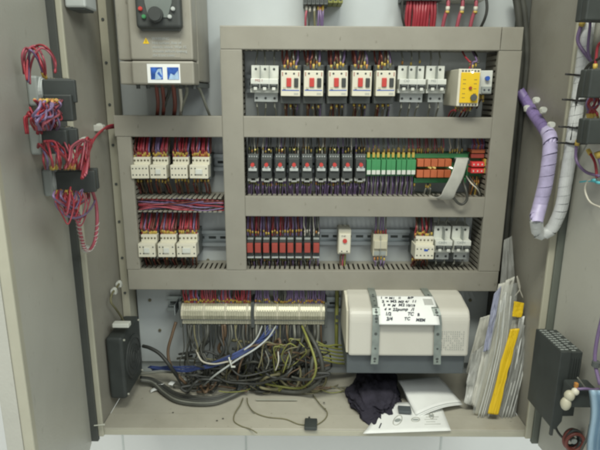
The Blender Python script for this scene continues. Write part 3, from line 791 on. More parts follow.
# drive cables
def cable(name, pts, r_, m, label, cat='cable', group=None, n=8, step=6, rfun=None, coat=None):
    b = MB(); b.tube(pts, r_, m, n, step, rfun=rfun)
    o = b.build(name); tag(o, label, cat, group); return o
for i, (x, m, rr) in enumerate(((156, 'w_dred', .0035), (162, 'w_dred', .0035), (173, 'w_dred', .004), (179.5, 'w_white', .0032), (186, 'w_grey', .003), (168, 'w_black', .003))):
    lab = ['brownish red cable leaving the drive, furthest from the white one', 'brownish red cable leaving the drive, between two others', 'brownish red cable leaving the drive, beside the white one', 'thick white cable dropping from the drive', 'slanted grey cable dropping from the drive', 'black cable dropping from the middle of the drive'][i]
    cable('drive_cable', [at(x, 84, -.12), at(x + 1, 92, -.105), at(x + (2 if i < 4 else -3), 104, -.085), at(x + (1 if i < 4 else -5), 116, -.05), at(x, 122, -.04)], rr, m, lab)
cable('drive_cable', [at(197, 84, -.11), at(201, 92, -.09), at(205, 103, -.075), at(210, 116, -.05), at(213, 122, -.04)], .0028, 'w_grey', 'thin grey cable slanting away from the corner of the drive')
# plate above the duct, gap dark between drive and post
# ================================================================== TOP TERMINALS (cropped by the frame)
def topblock(px0, px1, py1, label, n, m='dgrey', marks=()):
    Y = -.05; p0 = at(px0, py1, Y); p1 = at(px1, py1, Y)
    r = empty('terminal_block', ((p0.x + p1.x) / 2, 0, p0.z), label, 'terminal block', 'terminal blocks above the top duct')
    w_ = (p1.x - p0.x) / n
    for k in range(n):
        x = -(p1.x - p0.x) / 2 + k * w_
        b = MB(); b.box(x + .0003, x + w_ - .0003, -.050, -.004, 0, .07, m, .001)
        b.box(x + w_ * .25, x + w_ * .75, -.0505, -.045, .004, .010, 'black'); b.cyl((x + w_ / 2, -.0503, .018), w_ * .25, .002, (0, 1, 0), 'brass', 10)
        b.build('terminal', r)
    return r
r = topblock(303, 328, 4.5, 'dark grey terminal block hanging above the top duct', 6)
sgn = r['_s'] if '_s' in r else at(301, 10, -.05).x - at(300, 10, -.05).x
for x, m in ((-9, 'w_pink'), (-5.5, 'w_dark'), (-1, 'w_olive'), (3, 'w_violet'), (5, 'w_violet'), (7.5, 'w_violet')):
    wires(r, [x * sgn], .002, -.046, [m], rad=.0019, jit=.003, y0=-.04, ferr='w_white' if x < 2 else 'ferr', flen=.012)
r = topblock(328, 343, 3, 'green yellow terminal block above the top duct', 3, 'greeny')
r = topblock(402, 441, .5, 'black terminal block with a dense row of red wires', 4, 'black')
for k in range(10):
    wires(r, [(-12.5 + 3.0 * k) * sgn], .004, -.052, ['w_red'], rad=.0029, jit=.0015, y0=-.04, ferr=None)
r = topblock(444, 486, -.5, 'white device edge above three slanted red cables', 3, 'white')
for x in (-16, -1.5, 12):
    b = MB(); b.tube([(x * sgn, -.045, 0), (x * sgn, -.046, -.014), ((x - 2.4) * sgn, -.045, -.032), ((x - 3.6) * sgn, -.04, -.055)], .0036, 'w_pink', 8)
    b.tube([(x * sgn, -.046, -.012), ((x - .3) * sgn, -.0465, -.020)], .0041, 'w_white', 8, smooth=False); b.tube([((x - .3) * sgn, -.0465, -.020), ((x - .5) * sgn, -.0467, -.024)], .0043, 'ferr', 8, smooth=False)
    b.build('red_cable', r)
cable('black_cable', [at(403, -4, -.05), at(402, 8, -.05), at(402.5, 18, -.048), at(405, 28, -.04)], .0022, 'w_black', 'thin black cable beside the block of red wires')
cable('black_cable', [at(486, -5, -.05), at(487, 8, -.052), at(485, 18, -.05), at(480, 29, -.04)], .0028, 'w_black', 'thick black cable curving behind the top duct beside slanted red cables')
# black cables running up beside the tall duct
for k, (x, rr) in enumerate(((519, .007), (525, .006))):
    cable('riser_cable', [at(x - 4, -8, -.03), at(x, 20, -.03), at(x + 1.5, 60, -.028), at(x - 3, 110, -.028), at(x - 8, 170, -.026), at(x - 14, 240, -.024), at(x - 19, 300, -.022), at(x - 24, 350, -.02)], rr, 'w_dark', ['dark riser cable touching the tall duct', 'dark riser cable next to the dark strip painted as corner shade'][k], group='dark riser cables')

# ================================================================== LEFT SIDE WALL ITEMS
# box at the top of the side wall
b = MB(); p = wl(66, 8, XL); q = wl(98, 6, XL)
r = empty('lamp_holder', (XL, -.13, p.z), 'grey metal holder at the top of the cabinet side wall', 'lamp holder')
b.box(.002, .036, -.060, -.010, .0, .06, 'lgrey', .003); b.build('housing', r)
b = MB(); b.box(.006, .032, -.055, -.015, -.003, .001, 'dgrey', .001); b.build('underside', r)
# red bundle clipped to the wall
def saddle(c, label, ax=(0, 1, 0), s=1):
    b = MB(); b.box(-.009 * s, .009 * s, -.008 * s, .008 * s, -.006 * s, .006 * s, 'clear', .002); b.cyl((0, 0, .004), .005, .010, ax, 'white', 10)
    o = b.build('cable_clip'); o.location = c; tag(o, label, 'cable clip', 'adhesive cable clips'); return o
A = [dl(84, 176, .07), dl(86, 163, .065), wl(88, 152, XL + .02), wl(92, 142, XL + .018), wl(98, 134, XL + .016), wl(106, 128, XL + .014), wl(114, 126, XL + .02), at(119, 126, -.06)]
r = empty('red_wire_bundle', A[3], 'red wire bundle crossing from the door to the short duct', 'wire bundle')
for k in range(7):
    a = 2 * math.pi * k / 7
    b = MB(); b.tube([p + Vector((.0032 * math.cos(a + i * .5), .003 * math.sin(a + i * .5), .0035 * math.sin(a + i * .5 + 1))) - r.location for i, p in enumerate(A)], .0017, 'w_red' if k % 3 else 'w_pink', 6)
    b.build('wire', r)
b = MB(); b.tube([A[2] - r.location, A[3] - r.location + Vector((0.0006, 0, 0))], .006, 'tie', 10, smooth=False, rfun=lambda t: 1)
saddle(wl(99.5, 128, XL + .008), 'white adhesive clip above the red wire bundle')
saddle(wl(84.5, 142, XL + .008), 'white adhesive clip beside the cabinet lip under the red bundle')
b = MB()
for c, lab in (((119, 285), 'upper of the two white clips above the black fan box'), ((114, 292), 'lower of the two white clips above the black fan box')):
    saddle(wl(*c, XL + .010), lab, s=.7)
cable('lead', [wl(121, 281, XL + .012), wl(117, 287, XL + .012), wl(112, 294, XL + .012), wl(111, 302, XL + .014), wl(116, 309, XL + .016), wl(122, 318, XL + .018), wl(125, 325, XL + .02)], .0022, 'w_olive', 'olive lead running down from the clips to the black fan box')

# black fan box at the lower corner
YB0 = -.13
c = wl(124, 357, XL)
r = empty('fan_box', (XL + .003, -.105, at(124, 387, -.11).z), 'black square fan with screws in the lower corner of the cabinet', 'fan')
H = at(124, 328, -.11).z - at(124, 387, -.11).z
fm = Matrix.Rotation(R(-0), 4, 'Z')
b = MB(); b.box(0, .034, -.052, .06, 0, H, 'blacks', .006, seg=3); b.build('frame', r)
b = MB(); b.cyl((.035, .004, H / 2), .046, .004, (1, 0, 0), 'black', 32); b.build('rotor_grille', r)
b = MB()
for k in (1, 2, 3):
    ring = [(.0375, .004 + math.cos(a) * .013 * k, H / 2 + math.sin(a) * .013 * k) for a in [2 * math.pi * i / 24 for i in range(25)]]
    b.tube(ring, .0009, 'black', 5, smooth=False)
b.build('finger_guard', r)
for y, z in ((-.044, .008), (-.044, H - .008), (.052, .008), (.052, H - .008)):
    b = MB(); b.cyl((.0355, y, z), .0022, .003, (1, 0, 0), 'metal_and_glint', 12); b.build('screw', r)
b = MB(); p = at(121, 324.5, -.14); b.box(-.015, .018, -.008, .008, -.004, .005, 'white', .0015); o = b.build('white_connector'); o.location = p; tag(o, 'flat white connector lying on top of the black fan', 'connector')

# ================================================================== LEFT DOOR BUTTON BLOCKS
def block_cluster(px, py, rows, label, cols, H=.036, W=.038, tilt=0, nb=2, depth=.040):
    base = dl(px, py, .0)
    r = empty('button_block', base, label, 'push button block', 'push button blocks on the open door')
    rm = Matrix(((DL.col[0][0], DLn.x, 0), (DL.col[0][1], DLn.y, 0), (0, 0, 1)))
    r.rotation_euler = (0, 0, math.atan2(DLn.y, DLn.x))     # local x points away from the door, local y along it
    b = MB(); b.cyl((.009, 0, 0), .019, .018, (1, 0, 0), 'lgrey', 24, bev=.002); b.box(.0, .014, -.020, .020, -.020, .020, 'grey', .003); b.build('collar', r)
    for k in range(nb):
        y = (k - (nb - 1) / 2) * .0125
        b = MB(); b.box(.018, .020 + depth - .004 * (k % 2), y - .0058, y + .0058, -H / 2, H / 2, 'blacks', .0015)
        b.box(.024, .052, y - .003, y + .003, H / 2 - .001, H / 2 + .0015, 'dgrey', .0005)
        for sx in (.030, .046): b.cyl((sx, y, H / 2 + .001), .0022, .003, (0, 0, 1), 'brass', 10)
        b.build('contact_block', r)
    return r
def blk_wire(r, pts, m, rad=.0014, f=True):
    b = MB(); b.tube(pts, rad, m, 6, 6)
    if f and rnd.random() < .4:
        p, q = Vector(pts[0]), Vector(pts[1]); d = (q - p).normalized()
        b.tube([p, p + d * .008], rad * 1.6, 'ferr' if rnd.random() > .4 else 'ferro', 6, smooth=False)
    b.build('wire', r)
# (pixel of collar centre on the door, heights)
c1 = block_cluster(31, 91, 0, 'uppermost push button block on the open door, under red loops', None, H=.031)
c2 = block_cluster(33, 139, 0, 'middle push button block between two others on the open door', None, H=.029)
c3 = block_cluster(46, 181, 0, 'lowest push button block, nearest the cabinet lip, above a red spiral lead', None, H=.032, depth=.052, nb=3)
def loc_(r, p):
    m = Matrix.Rotation(-r.rotation_euler.z, 3, 'Z'); return m @ (Vector(p) - Vector(r.location))
def hk(r, seq): return [loc_(r, dl(px, py, h)) for px, py, h in seq]
# red loops above the first block
for seq, m in ((((46, 78, .035), (42, 66, .04), (35, 49, .03), (27, 50, .02), (24, 64, .015), (27, 80, .02)), 'w_red'),
               (((46, 77, .035), (44, 60, .04), (36, 46, .03), (26, 52, .02), (25, 66, .015), (29, 82, .02)), 'w_pink'),
               (((55, 73, .05), (55, 60, .05), (46, 47, .045), (36, 46, .03), (28, 58, .02), (27, 80, .02)), 'w_red'),
               (((44, 78, .035), (42, 62, .035), (33, 52, .03), (26, 48, .02), (22, 56, .015), (24, 74, .012)), 'w_pink'),
               (((44, 77, .035), (38, 60, .035), (30, 50, .03), (29, 62, .02), (28, 82, .02)), 'w_violet'),
               (((56, 72, .05), (52, 56, .05), (42, 48, .04), (34, 56, .03), (30, 70, .02), (30, 84, .02)), 'w_pink')):
    blk_wire(c1, hk(c1, seq), m)
for k in range(30):
    x0 = rnd.uniform(34, 64); x1 = rnd.uniform(34, 58); h = rnd.uniform(.03, .06)
    blk_wire(c1, hk(c1, [(x0, 100, h), (x0 * .8 + x1 * .2 + rnd.uniform(-7, 7), 106 + rnd.uniform(-3, 3), h + rnd.uniform(-.01, .012)), ((x0 + x1) / 2 + rnd.uniform(-10, 10), 114 + rnd.uniform(-5, 5), h + rnd.uniform(-.012, .012)), (x1 + rnd.uniform(-5, 5), 121 + rnd.uniform(-4, 4), h), (x1, 130, h - .01)]), rnd.choice(['w_red', 'w_violet', 'w_violet', 'w_pink']), .0013)
for k in range(16):
    x0 = rnd.uniform(26, 52)
    blk_wire(c2, hk(c2, [(x0 + rnd.uniform(2, 12), 129, .03), (x0 + rnd.uniform(0, 8), 118 + rnd.uniform(-5, 5), .03 + rnd.uniform(-.01, .015)), (x0 - rnd.uniform(-4, 6), 111 + rnd.uniform(-5, 6), .025), (x0 - rnd.uniform(-4, 5), 121 + rnd.uniform(-4, 4), .02), (x0 + rnd.uniform(-3, 5), 134, .02)]), rnd.choice(['w_red', 'w_red', 'w_pink']), .0015)
for k in range(30):
    x0 = rnd.uniform(38, 78); x1 = x0 + rnd.uniform(2, 16); h = rnd.uniform(.03, .06)
    blk_wire(c3, hk(c3, [(x1, 169, h), (x1 + rnd.uniform(-3, 3), 160, h + .006), ((x0 + x1) / 2 + rnd.uniform(-6, 8), 150 + rnd.uniform(-8, 2), h), (x0 - 2, 146 + rnd.uniform(-6, 4), h - .01)]), rnd.choice(['w_red', 'w_red', 'w_violet', 'w_pink']), .0013)
for k in range(16):
    x0 = rnd.uniform(54, 92); dx_ = rnd.uniform(-6, 6)
    blk_wire(c3, hk(c3, [(x0, 191, .05), (x0 + dx_ * .5, 199, .055), (72 + dx_, 210 + rnd.uniform(-3, 5), .05), (78 + dx_ * .3, 219, .05)]), rnd.choice(['w_violet', 'w_pink', 'w_red']), .0013)
for k in range(9):   # loose pink loops spilling below the blocks
    x0 = rnd.uniform(56, 78); w1 = rnd.uniform(8, 22); y1 = rnd.uniform(203, 228)
    blk_wire(c3, hk(c3, [(x0, 190, .045), (x0 - 3, 202, .05), (x0 + w1 * .3, y1 - 6, .05), (x0 + w1 * .7, y1, .055), (x0 + w1 * 1.1, y1 - 18, .06), (x0 + w1 * .9, 192, .055)]), rnd.choice(['w_pink', 'w_pink', 'w_red', 'w_violet']), .0010)
for k in range(8):
    x0 = rnd.uniform(62, 84)
    blk_wire(c3, hk(c3, [(x0, 169, .055), (x0 + 4, 158, .06), (x0 + rnd.uniform(4, 14), 146, .06), (rnd.uniform(84, 92), 138 + rnd.uniform(-3, 6), .065), (rnd.uniform(80, 90), 170, .06)]), rnd.choice(['w_red', 'w_pink', 'w_red']), .0013)
blk_wire(c3, hk(c3, [(57, 191, .04), (56, 204, .042), (64, 214, .05), (76, 218, .055), (88, 212, .06), (95, 200, .06), (92, 190, .06)]), 'w_violet', .0016)
# extra dark cylinder block behind the second row
b = MB(); b.box(.018, .050, -.03, -.012, -.018, .014, 'blacks', .002); b.build('contact_block', c2)
b = MB(); b.box(.020, .056, -.006, .02, .024, .060, 'blacks', .002); b.build('contact_block', c2)
# spiral red lead down and up again
pts = [dl(78, 214, .05), dl(79, 226, .05), dl(82, 240, .045), dl(85, 249, .045), dl(90, 250, .05), dl(95, 240, .055), dl(97, 222, .06), dl(96, 204, .06), dl(92, 190, .06)]
r = empty('spiral_lead', pts[3], 'red wire lead in clear spiral wrap hanging below the lowest block', 'wire lead')
L0 = Vector(r.location)
b = MB(); b.tube([p - L0 for p in pts], .0028, 'w_pink', 8); b.build('wire', r)
b = MB(); C_ = curve(pts[:7], 26); hp = []
for i, p in enumerate(C_):
    a = i * .9; hp.append(p - L0 + Vector((math.cos(a) * .0036, math.sin(a) * .003, math.sin(a) * .001)))
b.tube(hp, .0007, 'clear', 5, smooth=False); b.build('spiral_wrap', r)
o = MB(); o.ball((0, 0, 0), .009, 'clear', (1, .8, .8)); q = o.build('tie_mount'); q.location = dl(86, 249, .03); tag(q, 'clear adhesive tie mount under the red spiral lead', 'tie mount')

# ================================================================== RIGHT SIDE: BUNDLES
def bundle(name, pts, rad, m, label, wrap, pitch=.012, rfun=None, core=None):
    r = empty(name, pts[len(pts) // 2], label, 'cable bundle')
    L0 = Vector(r.location)
    b = MB(); C_ = curve(pts, 60); up = Vector((0, 1, 0)); C2 = [C_[i] for i in range(0, len(C_), 6)]
    for k in range(9):
        a0 = 2 * math.pi * k / 8; q = []
        for i, p in enumerate(C2):
            d = (C2[min(i + 1, len(C2) - 1)] - C2[max(i - 1, 0)]).normalized(); u = (up - d * up.dot(d)).normalized(); v = d.cross(u)
            rr = 0 if k == 8 else rad * (.62 + .10 * noise.noise(Vector((i * .25, k * 3, 0))))
            a = a0 + i * .10
            q.append(p - L0 + (u * math.cos(a) + v * math.sin(a)) * rr)
        b.tube(q, rad * (.33 if k < 8 else .6), core or m, 7, smooth=False)
    b.build('wires', r)
    ang = 0; A_, B_ = [], []
    for i in range(1, len(C_)):
        d = C_[i] - C_[i - 1]; L = d.length
        if L < 1e-7: continue
        d.normalize(); u = (up - d * up.dot(d)).normalized(); v = d.cross(u)
        pp = pitch * (1 + .4 * noise.noise(C_[i] * 25)); ang += 2 * math.pi * L / pp
        o_ = (u * math.cos(ang) + v * math.sin(ang)) * rad * (1 + .03 * noise.noise(C_[i] * 90))
        A_.append(C_[i] - L0 + o_ - d * pp * .485); B_.append(C_[i] - L0 + o_ * 1.01 + d * pp * .485)
    b = MB(); n_ = len(A_) - 1
    b.sheet(lambda uu, vv: (A_ if uu < .5 else B_)[int(round(vv * n_))], 1, n_, wrap, .0004, smooth=False)
    b.build('spiral_wrap', r)
    return r
XW = XR - .02
P1 = [at(520, 92, -.03), at(527, 103, -.05), wl(533, 113, XW), wl(540, 123, XW - .004), wl(546, 132, XW - .006)]
r = bundle('purple_bundle', P1, .0095, 'purple', 'dark purple cable bundle with white clips where it leaves the duct', 'purple', .016)
for k, (px, py) in enumerate(((527, 110), (533, 118), (538, 124), (536, 102), (543, 112), (551, 127))):
    saddle(wl(px, py, XW - .004), 'white clip gripping the dark purple bundle, number %s down' % ['one', 'two', 'three', 'four', 'five', 'six'][k], s=.55)
    bpy.context.scene.objects
P2 = [wl(547, 131, XW - .006), wl(550, 140, XW - .012), wl(549, 160, XW - .014), wl(545, 185, XW - .016), wl(540, 205, XW - .02), wl(536, 220, XW - .03)]
bundle('lilac_bundle', P2, .0112, 'lilac', 'thick lilac spiral wrapped bundle hanging on the cabinet side wall', 'lilac', .018)
P3 = [wl(536, 219, XW - .03), Vector(dr(539, 233, .03)) * .5 + wl(539, 233, XW - .03) * .5, dr(551, 229, .03), dr(561, 208, .022), dr(566, 180, .018), dr(571, 150, .016), dr(576, 115, .016), dr(582, 70, .016), dr(587, 30, .016), dr(592, -15, .016)]
bundle('silver_bundle', P3, .0100, 'silver', 'thick pale grey spiral wrapped bundle climbing the open door', 'silver', .014)
for k, py in enumerate((75, 100, 127, 143)):
    x = 583 - (py - 70) * .135
    c0 = dr(x, py, .016)
    b = MB(); b.cyl((0, 0, 0), .0114, .003, (0, -.12, 1), 'tie', 20); b.box(-.004, .028, -.012, -.010, -.0015, .0015, 'tie')
    b.tube([(-.014, -.003, 0), (-.030, -.006, .001)], .0016, 'tie', 6, smooth=False)
    o = b.build('cable_tie'); o.location = c0; tag(o, 'black cable tie on the pale bundle, %s from the top' % nm[k], 'cable tie', 'black cable ties on the pale bundle')
cable('black_lead', [dr(612, 52, .03), dr(600, 58, .03), dr(588, 66, .028), dr(581, 80, .026), dr(577, 100, .022), dr(571, 140, .022)], .0024, 'w_black', 'black lead arching onto the pale bundle from the right door edge')
# blocks on the right door
def rblock(px, py, label, H, W, D=.05):
    base = dr(px, py, 0)
    r = empty('button_block', base, label, 'push button block', 'push button blocks on the door with pale bundle')
    r.rotation_euler = (0, 0, math.atan2(DRn.y, DRn.x))
    b = MB(); b.cyl((.009, 0, 0), .018, .018, (1, 0, 0), 'lgrey', 24); b.build('collar', r)
    for k in range(2):
        y = (k - .5) * .0135
        b = MB(); b.box(.018, .018 + D, y - .0062, y + .0062, -H / 2, H / 2, 'blacks', .002)
        for sx in (.030, .046): b.cyl((sx, y, H / 2 + .0008), .0022, .003, (0, 0, 1), 'brass', 10)
        b.build('contact_block', r)
    return r
def rw(r, seq, m, rad=.0015, mk=None):
    rm = Matrix.Rotation(-r.rotation_euler.z, 3, 'Z')
    pts = [rm @ (dr(px, py, h) - Vector(r.location)) for px, py, h in seq]
    b = MB(); b.tube(pts, rad, m, 6, 6)
    d = (pts[1] - pts[0]).normalized(); b.tube([pts[0], pts[0] + d * .009], rad * 1.6, mk or 'ferr', 6, smooth=False)
    b.build('wire', r)
q1 = rblock(626, 4, 'dark button block cut by the top corner of the photo', .05, .03)
q2 = rblock(628, 84, 'dark button block on the door above the red and violet wires', .04, .03)
q3 = rblock(626, 131, 'dark button block on the door below the red and violet wires', .036, .03)
rw(q1, [(584, 20, .03), (581, 26, .03), (578, 42, .03), (590, 60, .02)], 'w_violet', .003)
rw(q1, [(590, 16, .03), (590, 26, .03), (588, 50, .03), (592, 64, .02)], 'w_violet', .0022)
rw(q2, [(595, 70, .03), (596, 60, .03), (598, 46, .03), (604, 40, .03)], 'w_red', .0022)
for k in range(9):
    x = rnd.uniform(585, 600)
    rw(q3, [(x, 118, .035), (x - 1, 112, .04), (rnd.uniform(586, 600), 104, .035), (rnd.uniform(590, 604), 94, .03)], ['w_red', 'w_violet', 'w_red'][k % 3], .0018)
rw(q3, [(578, 140, .03), (576, 150, .03), (577, 162, .03), (586, 172, .03), (600, 176, .03)], 'w_violet', .0024)
rw(q3, [(588, 150, .03), (594, 160, .03), (596, 168, .03), (597, 178, .03)], 'w_red', .0022)
rw(q3, [(596, 180, .03), (588, 181, .03), (585, 190, .03), (590, 202, .03), (602, 208, .03)], 'w_white', .0016, 'cyan')
rw(q3, [(600, 183, .03), (590, 181, .03), (580, 182, .03)], 'cyan', .0014, 'cyan')
rw(q3, [(597, 152, .04), (600, 160, .035), (604, 172, .03)], 'w_violet', .003)

# ================================================================== BLACK HEATSINK BOX AT RIGHT FRONT
def rdoorbox():
    p = at(550.5, 430, -.345); zt2 = at(551, 352, -.345).z - p.z
    r = empty('power_supply', p, 'tall black power supply with slotted top on the open door', 'power supply')
    r.rotation_euler = (0, 0, R(2))
    b = MB(); b.prism([(0, .004), (.008, 0), (.0175, .016), (.0175, zt2), (0, zt2)], 'Y', 0, .086, 'blacks', .0010); b.build('case', r)
    b = MB(); b.box(.0185, .037, .002, .086, .024, zt2 - .002, 'blacks', .0010)
    for k in range(4): b.box(.0205 + k * .004, .0225 + k * .004, .0005, .002, .040, zt2 - .012, 'blacks', .0003)
    b.build('side_case', r)
    b = MB()
    for k in range(10):
        y = .006 + k * .0078
        b.box(.0025, .008, y, y + .0030, zt2 + .0002, zt2 + .0008, 'grey'); b.box(.0095, .015, y, y + .0030, zt2 + .0002, zt2 + .0008, 'grey')
        b.box(.021, .0275, y, y + .0026, zt2 - .0018, zt2 - .0011, 'grey')
        if k % 3: b.box(.0290, .0345, y, y + .0026, zt2 - .0018, zt2 - .0011, 'grey')
    b.build('slotted_top', r)
    b = MB(); b.box(.001, .006, .001, .006, -.012, .004, 'black', .001); b.build('mounting_foot', r)
    return r
rdoorbox()
# small black block with orange marks
p = at(582, 398, -.378)
r = empty('terminal_cover', p, 'small black block with orange marker behind the black power supply', 'terminal cover')
b = MB(); b.box(-.017, .022, -.0, .03, -.018, .016, 'blacks', .003); b.build('housing', r)
b = MB(); b.box(-.014, -.009, -.002, .004, .017, .026, 'ferro', .001); b.build('orange_marker', r)
b = MB(); b.ball((-.022, -.003, .006), .008, 'ivory', (1, 1, 1.1)); b.ball((-.026, -.003, -.008), .008, 'ivory', (1, 1, 1.4)); b.ball((-.014, -.003, .013), .006, 'cream'); b.build('pale_plug', r)
b = MB(); b.tube([(-.012, -.004, .018), (.0, -.006, .020), (.012, -.004, .017), (.024, 0, .016)], .0022, 'w_violet', 8); b.tube([(.004, 0, .016), (-.004, .0, .026), (-.012, .0, .036)], .0013, 'w_grey', 6); b.build('wire', r)
# dark red reel
p = at(573, 440, -.34)
r = empty('cable_coil', p, 'small dark red cable coil with pale hub by the open door', 'cable coil')
b = MB()
for k in range(4):
    ring = [((.012 + .0025 * (k % 2)) * math.cos(a) * 1.0, -.004 * k + .006, (.016 + .002 * (k % 3)) * math.sin(a)) for a in [2 * math.pi * i / 26 for i in range(27)]]
    b.tube(ring, .0030, 'w_dred' if k % 2 else 'black', 7, smooth=False)
b.build('coil', r)
b = MB(); b.cyl((0, 0, 0), .005, .008, (0, 1, 0), 'grey', 16); b.build('hub', r)
cable('grey_lead', [at(560, 410, -.3), at(556, 416, -.31), at(556, 428, -.32), at(562, 437, -.33), at(568, 440, -.335)], .0022, 'w_dark', 'dark lead curving from the black power supply to the red coil')
cable('grey_lead', [at(590, 425, -.40), at(587, 438, -.39), at(580, 452, -.37)], .0018, 'w_dark', 'dark lead curving down beside the pale blue film')
b = MB(); b.sheet(lambda u, v: at(589 + u * 20 + 2 * math.sin(v * 6), 390 + v * 75, -.405 - .010 * math.sin(u * 9) - .01 * u), 10, 14, 'bluepap', .0008)
tag(b.build('plastic_film'), 'pale blue plastic film hanging on the open door', 'plastic film')
cable('violet_lead', [dr(604, 310, .03), dr(597, 340, .03), dr(595, 362, .03), dr(600, 385, .03)], .0028, 'w_violet', 'violet lead at the edge of the open door beside the black block')
b = MB(); b.cyl((0, 0, 0), .006, .008, (0, 0, 1), 'dgrey', 12); o = b.build('cable_gland'); o.location = dr(596, 364, .03); tag(o, 'small dark gland on the violet lead', 'cable gland')

# ================================================================== WHITE CASED UNIT WITH STRAPS
YW = -.165
wx0, wx1 = at(345.5, 340, YW).x, at(469, 340, YW).x
wzb = at(400, 355.5, YW).z; wzf = at(400, 316, YW).z
wzt = at(400, 296, -.11).z
r = empty('power_unit', ((wx0 + wx1) / 2, -.003, wzb - .04), 'off white rounded unit strapped to the cabinet back under the lowest duct', 'power unit')
L0 = Vector(r.location); O = -L0
def up(b, name, label=None):
    o = b.build(name, r); o.location = O
    if label: o['label'] = label
    return o
prof = [(-.012, wzt), (-.100, wzt), (-.114, wzt - .003), (YW + .012, wzf + .010), (YW + .004, wzf + .002), (YW, wzf - .010), (YW - .004, wzb), (-.012, wzb)]
b = MB(); b.prism(prof, 'X', wx0 + .006, wx1, 'casing', .005); 
up(b, 'white_cover')
b = MB(); b.prism([(-.012, wzt - .002), (-.10, wzt - .002), (YW + .02, wzf + .003), (YW + .006, wzb + .002), (-.012, wzb + .002)], 'X', wx0 + .002, wx0 + .010, 'cream', .002); up(b, 'end_cap')
b = MB(); b.box(wx0 + .004, wx1 - .002, YW + .008, -.006, wzb - .045, wzb - .001, 'casedark', .003); up(b, 'dark_base')
# speckled ventilation holes near the end
b = MB()
for i in range(12):
    for j in range(9):
        if rnd.random() < .8: b.cyl((wx1 - .012 - i * .0042, YW - .0012 - .0026 * (1 - (j / 9)), wzb + .016 + j * .0046), .0007, .0024, (0, 1, 0), 'grey', 6)
up(b, 'vent_holes')
# straps
def strapf(px_t, px_b, lab):
    st = empty('steel_strap', at(px_t, 300, -.12), lab, 'steel strap', 'perforated straps over the off white unit')
    S0 = Vector(st.location)
    x0 = at(px_t, 300, -.12).x; x1 = at(px_b, 362, YW).x; w_ = .0072
    path = [(-.02, wzt + .0025), (-.100, wzt + .0025), (-.116, wzt - .0005), (YW + .008, wzf + .012), (YW - .0015, wzf + .003), (YW - .004, wzf - .012), (YW - .0075, wzb - .0), (YW - .004, wzb - .016)]
    n = len(path) - 1
    def fn(u, v):
        i = min(n - 1, int(v * n)); f = v * n - i
        a, c = path[i], path[i + 1]; x = x0 + (x1 - x0) * v
        return Vector((x + (u - .5) * 2 * w_, a[0] + (c[0] - a[0]) * f, a[1] + (c[1] - a[1]) * f)) - S0
    b = MB(); b.sheet(fn, 2, n * 3, 'strap', .0014, smooth=False); b.build('band', st)
    b = MB()
    for k in range(13):
        v = .22 + k * .060
        if v > .985: break
        p = fn(.5, v); d = (fn(.5, min(1, v + .01)) - fn(.5, v - .01)); nrm = Vector((0, d.z, -d.y)).normalized()
        if nrm.y > 0: nrm = -nrm
        b.cyl(p + nrm * .0010, .0030 if k % 2 else .0021, .0016, nrm, 'hole', 14)
    b.build('punched_holes', st)
    return st
strapf(373.5, 374, 'perforated steel strap beside the note, nearer the earth wires')
strapf(428, 436.5, 'perforated steel strap beside the note, nearer the document folder')
# note
n0, n1, n2, n3 = at(376, 296.5, -.118), at(432, 297, -.118), at(439, 325.5, YW - .009), at(378.5, 325, YW - .009)
def nf(u, v):
    a = n0.lerp(n1, u); c = n3.lerp(n2, u); p = a.lerp(c, v)
    return p + Vector((0, -.0055 - .0045 * math.sin(v * math.pi), .0055 * math.sin(v * math.pi) + .0035))
nt_ = empty('paper_note', n0, 'handwritten white note lying across the straps of the off white unit', 'note')
b = MB(); b.sheet(lambda u, v: nf(u, v) - n0, 14, 24, 'paper', .0003); b.build('sheet', nt_)
lines = ['1 = M1  II  8/P', '2 = M2 M3 4/ 11', '3 = M  M2 10/19', '4 = 22pump /1', '1/2      TC  B', '3/4    TC   MEM']
nrm = (n1 - n0).cross(n3 - n0).normalized()
if nrm.y > 0: nrm = -nrm
xax = (n1 - n0).normalized(); yax = nrm.cross(xax).normalized()
rt = Matrix((xax, yax, nrm)).transposed().to_euler()
for k, t_ in enumerate(lines):
    v = .150 + k * .148; p = nf(.06 + .012 * k, v)
    xa = (nf(.9, v) - nf(.1, v)).normalized(); dn = (nf(.5, min(1, v)) - nf(.5, v - .12)).normalized()
    nr = dn.cross(xa).normalized()
    if nr.y > 0: nr = -nr
    ya = nr.cross(xa).normalized(); rt = Matrix((xa, ya, nr)).transposed().to_euler()
    xx = 0
    for wd in t_.split(' '):
        if wd:
            sz_ = .0088 * rnd.uniform(.9, 1.12)
            tl = Matrix.Rotation(R(rnd.uniform(-5, 4)), 3, 'Z')
            text(wd, p - n0 + xa * xx + ya * rnd.uniform(-.0008, .0008) + nr * .0018, sz_, 'ink', nt_, rot=(Matrix((xa, ya, nr)).transposed() @ tl).to_euler(), name='handwriting', shear=rnd.uniform(.1, .4), spacing=rnd.uniform(.92, 1.1), off=rnd.uniform(.0002, .00034))
            xx += sz_ * .62 * len(wd) + .003
        else: xx += .0045
b = MB()
nn = nf(.9, .3) - n0
b.sheet(lambda u, v: nf(.80 + u * .16, .12 + v * .26) - n0 + nrm * .0012, 6, 8, 'polyg'); b.build('adhesive_tape', nt_)

